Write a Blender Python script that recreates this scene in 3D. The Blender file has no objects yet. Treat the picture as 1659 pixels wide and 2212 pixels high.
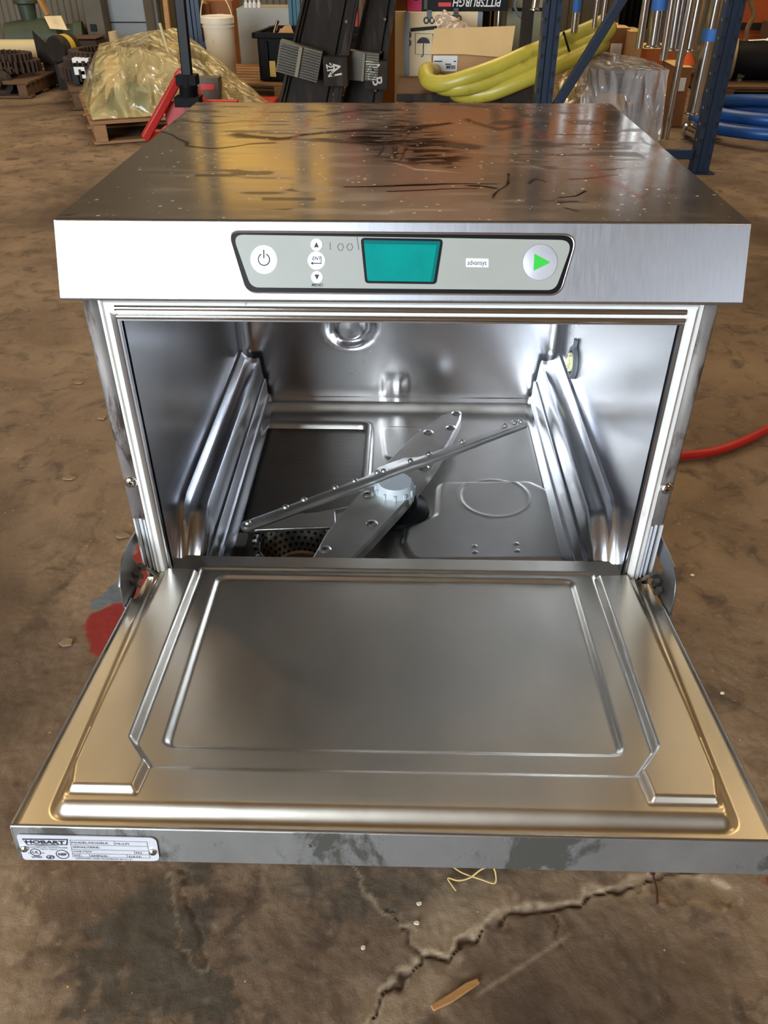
import bpy, math, random
import numpy as np
from mathutils import Vector, Matrix

random.seed(7)
rng = np.random.RandomState(7)
C = bpy.context.scene.collection
SC = bpy.context.scene
R = math.radians

# ------------------------------------------------------------------ camera
CAM = np.array([0.00375536, -0.72132842, 1.04027292])
RT = np.array([0.99971803, 0.02370984, -0.0013066])
UP = np.array([-0.01288985, 0.58806292, 0.80871247])
FW = np.array([-0.0199428, 0.80846759, -0.58820272])
FPX = 1728.7478
cam_d = bpy.data.cameras.new('camera')
cam = bpy.data.objects.new('camera', cam_d)
C.objects.link(cam)
M = Matrix.Identity(4)
for i in range(3):
    M[i][0] = RT[i]; M[i][1] = UP[i]; M[i][2] = -FW[i]; M[i][3] = CAM[i]
cam.matrix_world = M
cam_d.sensor_fit = 'VERTICAL'
cam_d.sensor_height = 24.0
cam_d.lens = FPX / 2212 * 24.0
cam_d.clip_start = 0.02
cam_d.clip_end = 100
SC.camera = cam

# ------------------------------------------------------------------ world, light, exposure
SC.view_settings.view_transform = 'Standard'
SC.view_settings.look = 'None'
SC.view_settings.gamma = 1.0
SC.view_settings.exposure = 0.15
SC.view_settings.use_curve_mapping = False
W = bpy.data.worlds.new('sky')
SC.world = W
W.use_nodes = True
wb = W.node_tree.nodes['Background']
wb.inputs[0].default_value = (0.80, 0.90, 1.0, 1)
wb.inputs[1].default_value = 18.0
OPEN_X0, OPEN_X1, OPEN_Z = -6.2, -1.5, 4.3      # roller door opening behind the photographer
WIN_X0, WIN_X1, WIN_Z0, WIN_Z1 = 3.0, 3.7, 2.4, 3.3  # window beside it
BACK_Y = -6.0
def portal(x0, x1, z0, z1, y):
    l = bpy.data.lights.new('daylight_portal', 'AREA')
    l.shape = 'RECTANGLE'; l.size = x1 - x0; l.size_y = z1 - z0
    l.cycles.is_portal = True
    o = bpy.data.objects.new('daylight_portal', l); C.objects.link(o)
    o.location = ((x0 + x1) / 2, y, (z0 + z1) / 2)
    o.rotation_euler = (R(90), 0, 0)             # shines towards +Y, into the hall
portal(OPEN_X0, OPEN_X1, 0.0, OPEN_Z, BACK_Y + 0.01)
portal(WIN_X0, WIN_X1, WIN_Z0, WIN_Z1, BACK_Y + 0.01)
ROOF_GLOW = 3.8  # strength of the glowing roof strips added for ambient warmth
PANEL = .8
# warm fill lamps added under the roof, none seen (built further down): watts each
FILL_LAMP_W = 42.0
FILL_LAMP_COL = (1.0, 0.66, 0.30)

# ------------------------------------------------------------------ measuring helpers (photo pixel -> point in the place)
def ray(x, y): return FW + RT * (x - 829.5) / FPX - UP * (y - 1106) / FPX
def hit(x, y, o, n):
    d = ray(x, y); k = np.dot(np.array(o) - CAM, n) / np.dot(d, n)
    return CAM + k * d
def F(x, y, z=0.0): return hit(x, y, (0, 0, z), np.array((0, 0, 1.0)))
def A(x, y, Y): return hit(x, y, (0, Y, 0), np.array((0, 1.0, 0)))
def XX(x, y, X): return hit(x, y, (X, 0, 0), np.array((1.0, 0, 0)))

# ------------------------------------------------------------------ mesh builder
class MB:
    def __init__(s):
        s.v = []; s.f = []; s.m = []; s.T = Matrix.Identity(4); s.mi = 0; s.n = 0; s.uv = None
    def add(s, vs, fs, mi=None):
        b = s.n
        vs = [tuple(s.T @ Vector([float(c) for c in p])) for p in vs]
        s.v += vs; s.n += len(vs)
        for f in fs:
            s.f.append(tuple(i + b for i in f)); s.m.append(s.mi if mi is None else mi)
    def box(s, c, d, rz=0, mi=None, rot=None, taper=1.0):
        x, y, z = [k / 2 for k in d]
        m = Matrix.Translation(Vector([float(k) for k in c])) @ (rot if rot is not None else Matrix.Rotation(rz, 4, 'Z'))
        vs = []
        for sz in (-1, 1):
            t = taper if sz > 0 else 1
            for sx, sy in ((-1, -1), (1, -1), (1, 1), (-1, 1)):
                vs.append(m @ Vector((sx * x * t, sy * y * t, sz * z)))
        s.add(vs, [(0, 3, 2, 1), (4, 5, 6, 7), (0, 1, 5, 4), (1, 2, 6, 5), (2, 3, 7, 6), (3, 0, 4, 7)], mi)
    def bar(s, p, q, w, h, mi=None, up=(0, 0, 1)):
        p = Vector([float(k) for k in p]); q = Vector([float(k) for k in q])
        z = (q - p); L = z.length; z = z / L
        u = Vector(up)
        if abs(z.dot(u)) > .99: u = Vector((0, 1, 0))
        x = u.cross(z).normalized(); y = z.cross(x)
        m = Matrix((x, y, z)).transposed().to_4x4()
        s.box((p + q) / 2, (w, h, L), mi=mi, rot=m)
    def tube(s, pts, r, n=12, mi=None, caps=True, closed=False):
        P = [Vector([float(k) for k in p]) for p in pts]
        rs = r if isinstance(r, (list, tuple)) else [r] * len(P)
        N = len(P); vs = []; fs = []
        t0 = (P[1] - P[0]).normalized()
        ref = Vector((0, 0, 1)) if abs(t0.z) < .9 else Vector((1, 0, 0))
        x = ref.cross(t0).normalized()
        for i in range(N):
            a = P[(i - 1) % N] if (closed or i > 0) else P[i]
            b = P[(i + 1) % N] if (closed or i < N - 1) else P[i]
            t = (b - a).normalized()
            x = (x - t * x.dot(t)).normalized(); y = t.cross(x)
            for k in range(n):
                an = 2 * math.pi * k / n
                vs.append(P[i] + (x * math.cos(an) + y * math.sin(an)) * rs[i])
        for i in range(N if closed else N - 1):
            j = (i + 1) % N
            for k in range(n):
                l = (k + 1) % n
                fs.append((i * n + k, i * n + l, j * n + l, j * n + k))
        if caps and not closed:
            fs.append(tuple(reversed(range(n)))); fs.append(tuple((N - 1) * n + k for k in range(n)))
        s.add(vs, fs, mi)
    def lathe(s, prof, c, axis=(0, 0, 1), n=32, mi=None, close=True):
        """prof: list of (r, h) along axis from c"""
        ax = Vector(axis).normalized()
        ref = Vector((1, 0, 0)) if abs(ax.x) < .9 else Vector((0, 1, 0))
        x = ref.cross(ax).normalized(); y = ax.cross(x); c = Vector([float(k) for k in c])
        vs = []; fs = []
        for r, h in prof:
            for k in range(n):
                a = 2 * math.pi * k / n
                vs.append(c + ax * h + (x * math.cos(a) + y * math.sin(a)) * r)
        for i in range(len(prof) - 1):
            for k in range(n):
                l = (k + 1) % n
                fs.append((i * n + k, i * n + l, (i + 1) * n + l, (i + 1) * n + k))
        if close:
            if prof[0][0] > 1e-6: fs.append(tuple(reversed(range(n))))
            if prof[-1][0] > 1e-6: fs.append(tuple((len(prof) - 1) * n + k for k in range(n)))
        s.add(vs, fs, mi)
    def prism(s, poly, o, u, v, d, mi=None):
        """poly in 2-D (a,b): o + a*u + b*v, extruded by vector d"""
        o, u, v, d = [Vector([float(k) for k in q]) for q in (o, u, v, d)]
        n = len(poly)
        vs = [o + u * a + v * b for a, b in poly] + [o + u * a + v * b + d for a, b in poly]
        fs = [tuple(reversed(range(n))), tuple(range(n, 2 * n))]
        for i in range(n):
            j = (i + 1) % n
            fs.append((i, j, j + n, i + n))
        s.add(vs, fs, mi)
    def text(s, t, size, o, u, v, ext=0.0, mi=None, align='CENTER', shear=0.0, sx=1.0, off=0.0):
        cu = bpy.data.curves.new('t', 'FONT'); cu.body = t; cu.size = size
        cu.align_x = align; cu.align_y = 'CENTER'; cu.shear = shear; cu.resolution_u = 3; cu.offset = off
        ob = bpy.data.objects.new('t', cu); C.objects.link(ob)
        me = bpy.data.meshes.new_from_object(ob)
        o, u, v = [Vector([float(k) for k in q]) for q in (o, u, v)]
        s.add([o + u * p.co.x * sx + v * p.co.y for p in me.vertices], [tuple(f.vertices) for f in me.polygons], mi)
        bpy.data.objects.remove(ob); bpy.data.curves.remove(cu); bpy.data.meshes.remove(me)
    def build(s, name, mats, parent=None, bevel=0, smooth=35, seg=2, kind=None, sub=0, solid=0, fix=False):
        me = bpy.data.meshes.new(name)
        me.from_pydata(s.v, [], s.f); me.validate()
        if fix:
            import bmesh
            b = bmesh.new(); b.from_mesh(me); bmesh.ops.recalc_face_normals(b, faces=b.faces); b.to_mesh(me); b.free()
        if not isinstance(mats, (list, tuple)): mats = [mats]
        for m in mats: me.materials.append(m)
        if len(me.polygons) == len(s.m): me.polygons.foreach_set('material_index', s.m)
        me.shade_smooth()
        me.set_sharp_from_angle(angle=R(smooth))
        o = bpy.data.objects.new(name, me); C.objects.link(o)
        if parent is not None:
            o.parent = parent
            loc = Vector(parent.location)
            pp = parent.parent
            while pp is not None: loc = loc + Vector(pp.location); pp = pp.parent
            o.location = -loc if parent.get('keep') is None else (0, 0, 0)
        if solid:
            md = o.modifiers.new('solid', 'SOLIDIFY'); md.thickness = solid; md.offset = -1
        if bevel:
            md = o.modifiers.new('bevel', 'BEVEL'); md.width = bevel; md.segments = seg; md.limit_method = 'ANGLE'; md.angle_limit = R(40)
            md.harden_normals = False
        if sub:
            md = o.modifiers.new('sub', 'SUBSURF'); md.levels = sub; md.render_levels = sub
        if kind: o['kind'] = kind
        return o

def tag(o, label, cat, group=None, kind=None):
    o['label'] = label; o['category'] = cat
    if group: o['group'] = group
    if kind: o['kind'] = kind
    return o
def thing(name, label, cat, loc=(0, 0, 0), rz=0, group=None, local=False):
    o = bpy.data.objects.new(name, None); C.objects.link(o)
    o.empty_display_size = .05
    o.location = [float(k) for k in loc]; o.rotation_euler = (0, 0, rz)
    if local: o['keep'] = 1
    return tag(o, label, cat, group)
def dup(root, loc, rz, label):
    r = root.copy(); C.objects.link(r); r.location = [float(k) for k in loc]; r.rotation_euler = (0, 0, rz); r['label'] = label
    for ch in list(root.children):
        c = ch.copy(); C.objects.link(c); c.parent = r
        for g in ch.children:
            d = g.copy(); C.objects.link(d); d.parent = c
    return r

# ------------------------------------------------------------------ materials
def lin(c):
    return tuple(((k / 255) / 12.92 if k / 255 <= .04045 else (((k / 255) + .055) / 1.055) ** 2.4) for k in c) + (1,)
def pbr(name, col, rough=.5, metal=0.0, var=0.0, vscale=5, stretch=(1, 1, 1), bump=0.0, bscale=40, dirt=None, dscale=6, dlo=.5, dhi=.65, rvar=0.0,
        trans=0.0, coat=0.0, bdist=.002, spec=None, drough=None):
    m = bpy.data.materials.new(name); m.use_nodes = True
    nt = m.node_tree; N = nt.nodes; L = nt.links; b = N['Principled BSDF']
    b.inputs['Base Color'].default_value = lin(col); b.inputs['Roughness'].default_value = rough; b.inputs['Metallic'].default_value = metal
    b.inputs['Transmission Weight'].default_value = trans; b.inputs['Coat Weight'].default_value = coat
    if spec is not None: b.inputs['Specular IOR Level'].default_value = spec
    tc = N.new('ShaderNodeTexCoord'); mp = N.new('ShaderNodeMapping'); mp.inputs['Scale'].default_value = stretch
    L.new(tc.outputs['Object'], mp.inputs['Vector'])
    cur = None
    if var or rvar:
        n = N.new('ShaderNodeTexNoise'); n.inputs['Scale'].default_value = vscale; n.inputs['Detail'].default_value = 6
        n.inputs['Roughness'].default_value = .6
        L.new(mp.outputs[0], n.inputs['Vector'])
        if var:
            mr = N.new('ShaderNodeMapRange'); mr.inputs[1].default_value = .3; mr.inputs[2].default_value = .7
            mr.inputs[3].default_value = 1 - var; mr.inputs[4].default_value = 1 + var
            L.new(n.outputs['Fac'], mr.inputs[0])
            mx = N.new('ShaderNodeVectorMath'); mx.operation = 'SCALE'; mx.inputs[0].default_value = lin(col)[:3]
            L.new(mr.outputs[0], mx.inputs['Scale']); cur = mx.outputs[0]
        if rvar:
            m2 = N.new('ShaderNodeMapRange'); m2.inputs[1].default_value = .3; m2.inputs[2].default_value = .7
            m2.inputs[3].default_value = max(.02, rough - rvar); m2.inputs[4].default_value = rough + rvar
            L.new(n.outputs['Fac'], m2.inputs[0]); L.new(m2.outputs[0], b.inputs['Roughness'])
    if dirt:
        n = N.new('ShaderNodeTexNoise'); n.inputs['Scale'].default_value = dscale; n.inputs['Detail'].default_value = 8
        n.inputs['Roughness'].default_value = .65; n.inputs['Distortion'].default_value = .4
        L.new(mp.outputs[0], n.inputs['Vector'])
        mr = N.new('ShaderNodeMapRange'); mr.inputs[1].default_value = dlo; mr.inputs[2].default_value = dhi
        L.new(n.outputs['Fac'], mr.inputs[0])
        mx = N.new('ShaderNodeMix'); mx.data_type = 'RGBA'
        if cur: L.new(cur, mx.inputs[6])
        else: mx.inputs[6].default_value = lin(col)
        mx.inputs[7].default_value = lin(dirt); L.new(mr.outputs[0], mx.inputs[0]); cur = mx.outputs[2]
        if metal > .5:
            m3 = N.new('ShaderNodeMapRange'); m3.inputs[3].default_value = metal; m3.inputs[4].default_value = metal * .5
            L.new(mr.outputs[0], m3.inputs[0]); L.new(m3.outputs[0], b.inputs['Metallic'])
    if cur: L.new(cur, b.inputs['Base Color'])
    if bump:
        n = N.new('ShaderNodeTexNoise'); n.inputs['Scale'].default_value = bscale; n.inputs['Detail'].default_value = 4
        L.new(mp.outputs[0], n.inputs['Vector'])
        bp = N.new('ShaderNodeBump'); bp.inputs['Strength'].default_value = bump; bp.inputs['Distance'].default_value = bdist
        L.new(n.outputs['Fac'], bp.inputs['Height']); L.new(bp.outputs[0], b.inputs['Normal'])
    return m
def emis(name, col, strength):
    m = bpy.data.materials.new(name); m.use_nodes = True
    b = m.node_tree.nodes['Principled BSDF']
    b.inputs['Base Color'].default_value = lin(col)
    b.inputs['Emission Color'].default_value = lin(col); b.inputs['Emission Strength'].default_value = strength
    return m

steel = pbr('brushed_steel', (206, 204, 200), .30, 1, var=.05, vscale=3, bump=.05, bscale=30, rvar=.05)
steel_front = pbr('brushed_front', (204, 208, 215), .36, 1, var=.05, vscale=60, stretch=(9, 1, .9), bump=.03, bscale=90, rvar=.02, bdist=.0004)
steel_tank = pbr('tank_steel', (214, 214, 218), .24, 1, var=.04, vscale=6, rvar=.04, bump=.02, bscale=9, bdist=.003)
steel_floor = pbr('tank_floor_steel', (214, 210, 202), .36, 1, var=.06, vscale=12, rvar=.06, bump=.02, bscale=25)
steel_rail = pbr('rail_steel', (204, 206, 210), .24, 1, var=.02, vscale=8, rvar=.02)
steel_door = pbr('door_steel', (220, 213, 198), .34, 1, var=.09, vscale=7, stretch=(1, .5, 1), rvar=.05, bump=.015, bscale=60)
steel_worn = pbr('worn_plate', (128, 122, 118), .6, .35, var=.25, vscale=40, stretch=(1.6, 1, .4), dirt=(72, 62, 56), dscale=34, dlo=.50, dhi=.60, bump=.15, bscale=60)
steel_lip = pbr('scaled_lip', (160, 160, 158), .42, .8, var=.15, vscale=14, dirt=(84, 82, 76), dscale=18, dlo=.52, dhi=.60, bump=.1, bscale=70, stretch=(1, 1, .6))
steel_arm = pbr('arm_steel', (218, 216, 210), .34, 1, var=.06, vscale=30, rvar=.06)
chrome = pbr('polished_tube', (215, 214, 212), .14, 1)
dark_gap = pbr('dark_gap', (18, 17, 17), .7)
gasket = pbr('white_gasket', (222, 220, 214), .45, 0, var=.05, vscale=20, dirt=(150, 128, 104), dscale=46, dlo=.62, dhi=.72, stretch=(1, 1, .4))
grey_plastic = pbr('hub_plastic', (196, 204, 208), .4, 0, bump=.03)
cream_plastic = pbr('cream_plastic', (222, 220, 170), .45)
rubber_grey = pbr('rubber_grey', (96, 100, 104), .5)
black = pbr('black_plastic', (13, 14, 16), .4, spec=.2)
ink = pbr('ink', (40, 38, 46), .6)
panel_grey = pbr('panel_grey', (158, 160, 152), .42, 0, var=.04, vscale=14)
btn_white = pbr('button_white', (232, 232, 236), .4)
btn_silver = pbr('button_silver', (190, 190, 196), .42, .2, var=.05, vscale=30)
green = pbr('green_icon', (48, 190, 60), .45)
teal = pbr('teal_display', (0, 140, 134), .12, 0, var=.12, vscale=30, coat=.5)
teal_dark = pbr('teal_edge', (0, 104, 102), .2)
plate_white = pbr('plate_white', (214, 216, 222), .38, .35, var=.05, vscale=20)
red_paint = pbr('red_paint', (170, 30, 22), .42, 0, dirt=(60, 34, 28), dscale=14, dlo=.58, dhi=.7)
blue_rack = pbr('blue_rack', (24, 40, 60), .45, .1, var=.12, vscale=10, dirt=(70, 62, 58), dscale=9, dlo=.58, dhi=.75, stretch=(1, 1, .3))
wood = pbr('pallet_wood', (142, 104, 66), .8, 0, var=.22, vscale=9, stretch=(.6, 4, 4), bump=.2, bscale=30)
wood_dark = pbr('dark_pallet_wood', (92, 66, 42), .85, 0, var=.25, vscale=9, stretch=(.6, 4, 4), bump=.2, bscale=30)
ply = pbr('plywood', (224, 206, 166), .7, 0, var=.06, vscale=6, stretch=(1, 1, .3), dirt=(150, 128, 92), dscale=4, dlo=.6, dhi=.8)
card = pbr('cardboard', (176, 136, 92), .85, 0, var=.05, vscale=8)
card_light = pbr('cardboard_light', (206, 174, 122), .85, 0, var=.05, vscale=8)
card_dark = pbr('cardboard_dark', (130, 84, 46), .85, 0, var=.08, vscale=8)
white_pl = pbr('bucket_white', (222, 212, 190), .45, 0, dirt=(178, 150, 96), dscale=3, dlo=.62, dhi=.8)
black_pl = pbr('tote_black', (16, 16, 17), .6, spec=.12)
dark_steel = pbr('dark_steel', (40, 34, 29), .75, .0, spec=.2, var=.3, vscale=7, stretch=(2, 2, .4), dirt=(70, 56, 42), dscale=7, dlo=.52, dhi=.68)
grey_cast = pbr('grey_cast', (84, 79, 68), .5, .3, var=.12, vscale=12)
green_mach = pbr('green_machine', (64, 74, 58), .55, .1, var=.2, vscale=8)
brown_mach = pbr('brown_machine', (62, 46, 36), .7, .2, var=.25, vscale=10)
grey_cab = pbr('grey_cabinet', (128, 132, 134), .5, .1, var=.05, vscale=5)
yellow_hose = pbr('yellow_hose', (176, 164, 62), .36, 0, var=.10, vscale=9, dirt=(120, 108, 50), dscale=12, dlo=.58, dhi=.75)
blue_hose = pbr('blue_hose', (12, 70, 136), .38, 0, var=.12, vscale=12)
red_hose = pbr('red_hose', (176, 22, 20), .42, 0, var=.1, vscale=20)
tape = pbr('blue_tape', (60, 120, 200), .6)
orange_wall = pbr('orange_sheet', (170, 78, 24), .6, 0, var=.08, vscale=3)
orange = pbr('orange_plastic', (214, 92, 30), .5)
cream_tube = pbr('cream_tube', (200, 184, 140), .6)
magenta = pbr('magenta_print', (190, 30, 100), .5)
red_label = pbr('red_label', (200, 50, 44), .5)
yellow_label = pbr('yellow_label', (190, 160, 70), .6)
white_label = pbr('white_label', (220, 220, 218), .6)
chalk = pbr('chalk_white', (188, 182, 172), .9)
straw = pbr('straw', (206, 176, 110), .7)
chip_wood = pbr('chip_wood', (170, 124, 72), .75, 0, var=.12, vscale=60, stretch=(1, 8, 1))
rust = pbr('rusty_iron', (84, 50, 34), .7, .4, var=.2, vscale=80)
grey_yel = pbr('yellow_roller', (190, 160, 40), .5)

def wrap_mat(name, tint, dens):
    m = bpy.data.materials.new(name); m.use_nodes = True
    nt = m.node_tree; N = nt.nodes; L = nt.links; b = N['Principled BSDF']
    b.inputs['Base Color'].default_value = lin(tint); b.inputs['Roughness'].default_value = .12
    b.inputs['Specular IOR Level'].default_value = 1.0
    tr = N.new('ShaderNodeBsdfTransparent'); tr.inputs[0].default_value = (.95, .93, .88, 1)
    mx = N.new('ShaderNodeMixShader')
    tc = N.new('ShaderNodeTexCoord'); mp = N.new('ShaderNodeMapping'); mp.inputs['Scale'].default_value = (3.4, 3.4, .5)
    mp.inputs['Rotation'].default_value = (.1, .85, 0)
    L.new(tc.outputs['Object'], mp.inputs[0])
    def ridged(sc, dist):
        n = N.new('ShaderNodeTexNoise'); n.inputs['Scale'].default_value = sc; n.inputs['Detail'].default_value = 1.2; n.inputs['Distortion'].default_value = dist
        L.new(mp.outputs[0], n.inputs['Vector'])
        a = N.new('ShaderNodeMath'); a.operation = 'SUBTRACT'; L.new(n.outputs['Fac'], a.inputs[0]); a.inputs[1].default_value = .5
        c = N.new('ShaderNodeMath'); c.operation = 'ABSOLUTE'; L.new(a.outputs[0], c.inputs[0]); return c.outputs[0]
    r1 = ridged(2.2, .4)
    mr = N.new('ShaderNodeMapRange'); mr.inputs[1].default_value = .0; mr.inputs[2].default_value = .16
    mr.inputs[3].default_value = min(1, dens * 1.25); mr.inputs[4].default_value = dens * .6
    L.new(r1, mr.inputs[0]); L.new(mr.outputs[0], mx.inputs[0])
    bp = N.new('ShaderNodeBump'); bp.inputs['Strength'].default_value = 1.0; bp.inputs['Distance'].default_value = .09
    L.new(ridged(2.6, .6), bp.inputs['Height']); L.new(bp.outputs[0], b.inputs['Normal'])
    out = N['Material Output']
    L.new(tr.outputs[0], mx.inputs[1]); L.new(b.outputs[0], mx.inputs[2]); L.new(mx.outputs[0], out.inputs[0])
    return m
wrap_yellow = wrap_mat('stretch_wrap_yellow', (206, 190, 136), .46)
wrap_clear = wrap_mat('stretch_wrap_clear', (190, 188, 190), .46)

def sdf(poly, X, Y):
    """signed distance to polygon, negative inside"""
    d = np.full(X.shape, 1e9); ins = np.zeros(X.shape, bool); n = len(poly)
    for i in range(n):
        x0, y0 = poly[i]; x1, y1 = poly[(i + 1) % n]
        ex, ey = x1 - x0, y1 - y0
        wx, wy = X - x0, Y - y0
        t = np.clip((wx * ex + wy * ey) / (ex * ex + ey * ey + 1e-12), 0, 1)
        d = np.minimum(d, (wx - ex * t) ** 2 + (wy - ey * t) ** 2)
        c = ((y0 > Y) != (y1 > Y)) & (X < (x1 - x0) * (Y - y0) / (y1 - y0 + 1e-12) + x0)
        ins ^= c
    d = np.sqrt(d)
    return np.where(ins, -d, d)
def step(d, w):
    """1 inside, 0 outside, smooth over +-w"""
    t = np.clip((w - d) / (2 * w), 0, 1)
    return t * t * (3 - 2 * t)
def vnoise(X, Y, sc, seed=0):
    r = np.random.RandomState(seed); g = r.rand(256, 256)
    x = X * sc + 77.3; y = Y * sc + 31.7
    xi = np.floor(x).astype(int); yi = np.floor(y).astype(int); fx = x - xi; fy = y - yi
    fx = fx * fx * (3 - 2 * fx); fy = fy * fy * (3 - 2 * fy)
    a = g[xi % 256, yi % 256]; b = g[(xi + 1) % 256, yi % 256]; c = g[xi % 256, (yi + 1) % 256]; d = g[(xi + 1) % 256, (yi + 1) % 256]
    return (a * (1 - fx) + b * fx) * (1 - fy) + (c * (1 - fx) + d * fx) * fy
def grid_faces(nx, ny, flip=False):
    i = np.arange(nx - 1)[:, None]; j = np.arange(ny - 1)[None, :]
    a = (i * ny + j).ravel()
    f = np.stack([a, a + ny, a + ny + 1, a + 1], 1)
    if flip: f = f[:, ::-1]
    return f
def grid_mesh(name, P, nx, ny, mats, parent=None, flip=False, mask=None, smooth=60):
    f = grid_faces(nx, ny, flip)
    if mask is not None: f = f[mask.ravel()]
    me = bpy.data.meshes.new(name)
    me.from_pydata(P.tolist(), [], f.tolist())
    for m in (mats if isinstance(mats, list) else [mats]): me.materials.append(m)
    me.shade_smooth()
    o = bpy.data.objects.new(name, me); C.objects.link(o)
    if parent is not None:
        o.parent = parent
        loc = Vector(parent.location); pp = parent.parent
        while pp is not None: loc = loc + Vector(pp.location); pp = pp.parent
        o.location = -loc
    return o

# ================================================================== THE SETTING
# ---- floor: one concrete slab, finely meshed where the crack runs
def axis(lo, hi, a, b, st):
    fine = list(np.arange(a, b + 1e-9, st)); out = []
    x = a; s = st
    while x > lo: s *= 1.35; x -= s; out.append(max(x, lo))
    out = out[::-1] + fine; x = b; s = st
    while x < hi: s *= 1.35; x += s; out.append(min(x, hi))
    return np.array(out)
gx = axis(-9, 9, -.72, .62, .0034); gy = axis(-10, 10, -.42, .56, .0034)
GX, GY = np.meshgrid(gx, gy, indexing='ij')
def polyline_d(pts, X, Y):
    d = np.full(X.shape, 1e9)
    for (x0, y0), (x1, y1) in zip(pts[:-1], pts[1:]):
        ex, ey = x1 - x0, y1 - y0
        t = np.clip(((X - x0) * ex + (Y - y0) * ey) / (ex * ex + ey * ey), 0, 1)
        d = np.minimum(d, np.hypot(X - x0 - ex * t, Y - y0 - ey * t))
    return d
def fl(pts): return [tuple(F(*p)[:2]) for p in pts]
wob = (vnoise(GX, GY, 60, 1) - .5) * .016 + (vnoise(GX, GY, 150, 2) - .5) * .009
WX, WY = GX + wob, GY + (vnoise(GX, GY, 55, 3) - .5) * .012
crack = fl([(790, 2240), (830, 2150), (870, 2112), (912, 2070), (968, 2078), (1010, 2040), (1050, 1995), (1110, 1972), (1180, 1962), (1245, 1955), (1310, 1930), (1380, 1912), (1420, 1895), (1500, 1888), (1580, 1880)])
dc = polyline_d(crack, WX, WY)
spall = sdf(fl([(1380, 1925), (1420, 1895), (1480, 1895), (1540, 1905), (1590, 1925), (1595, 1950), (1560, 1962), (1500, 1950), (1440, 1952)]), WX, WY)
thin1 = polyline_d(fl([(840, 1960), (870, 2000), (880, 2035), (912, 2070)]), WX, WY)
thin2 = polyline_d(fl([(1195, 1960), (1205, 2010), (1215, 2040)]), WX, WY)
thin3 = polyline_d(fl([(1030, 2150), (1230, 2020)]), GX, GY)
thin4 = polyline_d(fl([(375, 1878), (398, 1885), (405, 1930), (425, 2010), (440, 2050), (456, 2070)]), WX, WY)
thin5 = polyline_d(fl([(376, 1880), (382, 1950), (388, 2020), (410, 2090), (430, 2100), (455, 2075)]), WX, WY)
thin6 = polyline_d(fl([(760, 1868), (790, 1930), (830, 1972), (900, 2010)]), WX, WY)
cw = .0012 + .0052 * vnoise(GX, GY, 70, 4)
m_crack = np.clip(1.2 - dc / cw, 0, 1) * (.35 + .65 * (vnoise(GX, GY, 30, 14) > .3))
m_pale = np.clip(1 - dc / (.004 + .010 * vnoise(GX, GY, 40, 5)), 0, 1) * (1 - m_crack)
dshift = polyline_d([(x, y + .009) for x, y in crack], WX, WY)
m_pale = np.maximum(m_pale * .6, np.clip(1.1 - dshift / (.002 + .007 * vnoise(GX, GY, 70, 6)), 0, 1) * (1 - m_crack))
m_pale *= (.25 + .75 * (vnoise(GX, GY, 110, 15)))
m_pale = np.maximum(m_pale, .3 * np.clip(1 - thin3 / .004, 0, 1))
m_pale = np.maximum(m_pale, .35 * np.clip(1 - thin5 / .004, 0, 1))
m_pale = np.maximum(m_pale, .5 * np.clip(1 - thin6 / .004, 0, 1))
m_pale = np.maximum(m_pale, .6 * np.clip(1 - np.abs(spall) / .006, 0, 1) * (vnoise(GX, GY, 60, 8) > .4))
m_crack = np.maximum(m_crack, .8 * np.clip(1 - thin1 / .0022, 0, 1)); m_crack = np.maximum(m_crack, .6 * np.clip(1 - thin4 / .0022, 0, 1))
m_crack = np.maximum(m_crack, .7 * np.clip(1 - thin2 / .003, 0, 1))
gz = -.005 * m_crack + .0006 * m_pale * vnoise(GX, GY, 120, 9) - .003 * step(spall, .004)
near = (np.abs(GX) < 1) & (GY < .8) & (GY > -.6)
gz += np.where(near, (vnoise(GX, GY, 45, 10) - .5) * .0022 + (vnoise(GX, GY, 130, 11) - .5) * .0014, 0)
thin7 = polyline_d(fl([(1150, 1990), (1100, 2040)]), WX, WY)
oil = step(sdf(fl([(200, 1990), (290, 1930), (360, 1880), (420, 1870), (450, 1990), (440, 2080), (530, 2110), (520, 2170), (540, 2240), (190, 2240), (185, 2100)]), WX + wob * 4, WY + wob * 4), .014)
oil = np.maximum(oil, .8 * step(sdf(fl([(600, 1850), (1150, 1860), (1000, 1950), (840, 1990), (700, 1950)]), WX + wob * 4, WY + wob * 4), .03))
paleL = step(sdf(fl([(-60, 1860), (55, 1860), (75, 1960), (110, 2240), (-60, 2240)]), WX + wob * 3, WY), .03)
paleC = step(sdf(fl([(880, 2075), (900, 1980), (960, 1930), (1060, 1900), (1090, 1950), (1020, 2020), (960, 2065)]), WX + wob * 3, WY), .02)
paleC = np.maximum(paleC, step(sdf(fl([(800, 2240), (860, 2140), (960, 2090), (1010, 2080), (930, 2180), (900, 2240)]), WX + wob * 3, WY), .02))
redp = step(sdf(fl([(176, 1350), (205, 1322), (262, 1300), (285, 1200), (300, 1172), (420, 1300), (300, 1500), (207, 1418), (186, 1385)]), WX, WY), .004)
redp = np.maximum(redp, step(sdf(fl([(1642, 1890), (1670, 1885), (1668, 1908), (1645, 1905)]), WX, WY), .004))
bluep = step(sdf(fl([(192, 1316), (215, 1285), (262, 1255), (300, 1240), (290, 1300), (240, 1306)]), WX, WY), .003)
P = np.stack([GX, GY, gz], -1).reshape(-1, 3)
floor_m = bpy.data.materials.new('stained_concrete'); floor_m.use_nodes = True
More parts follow.
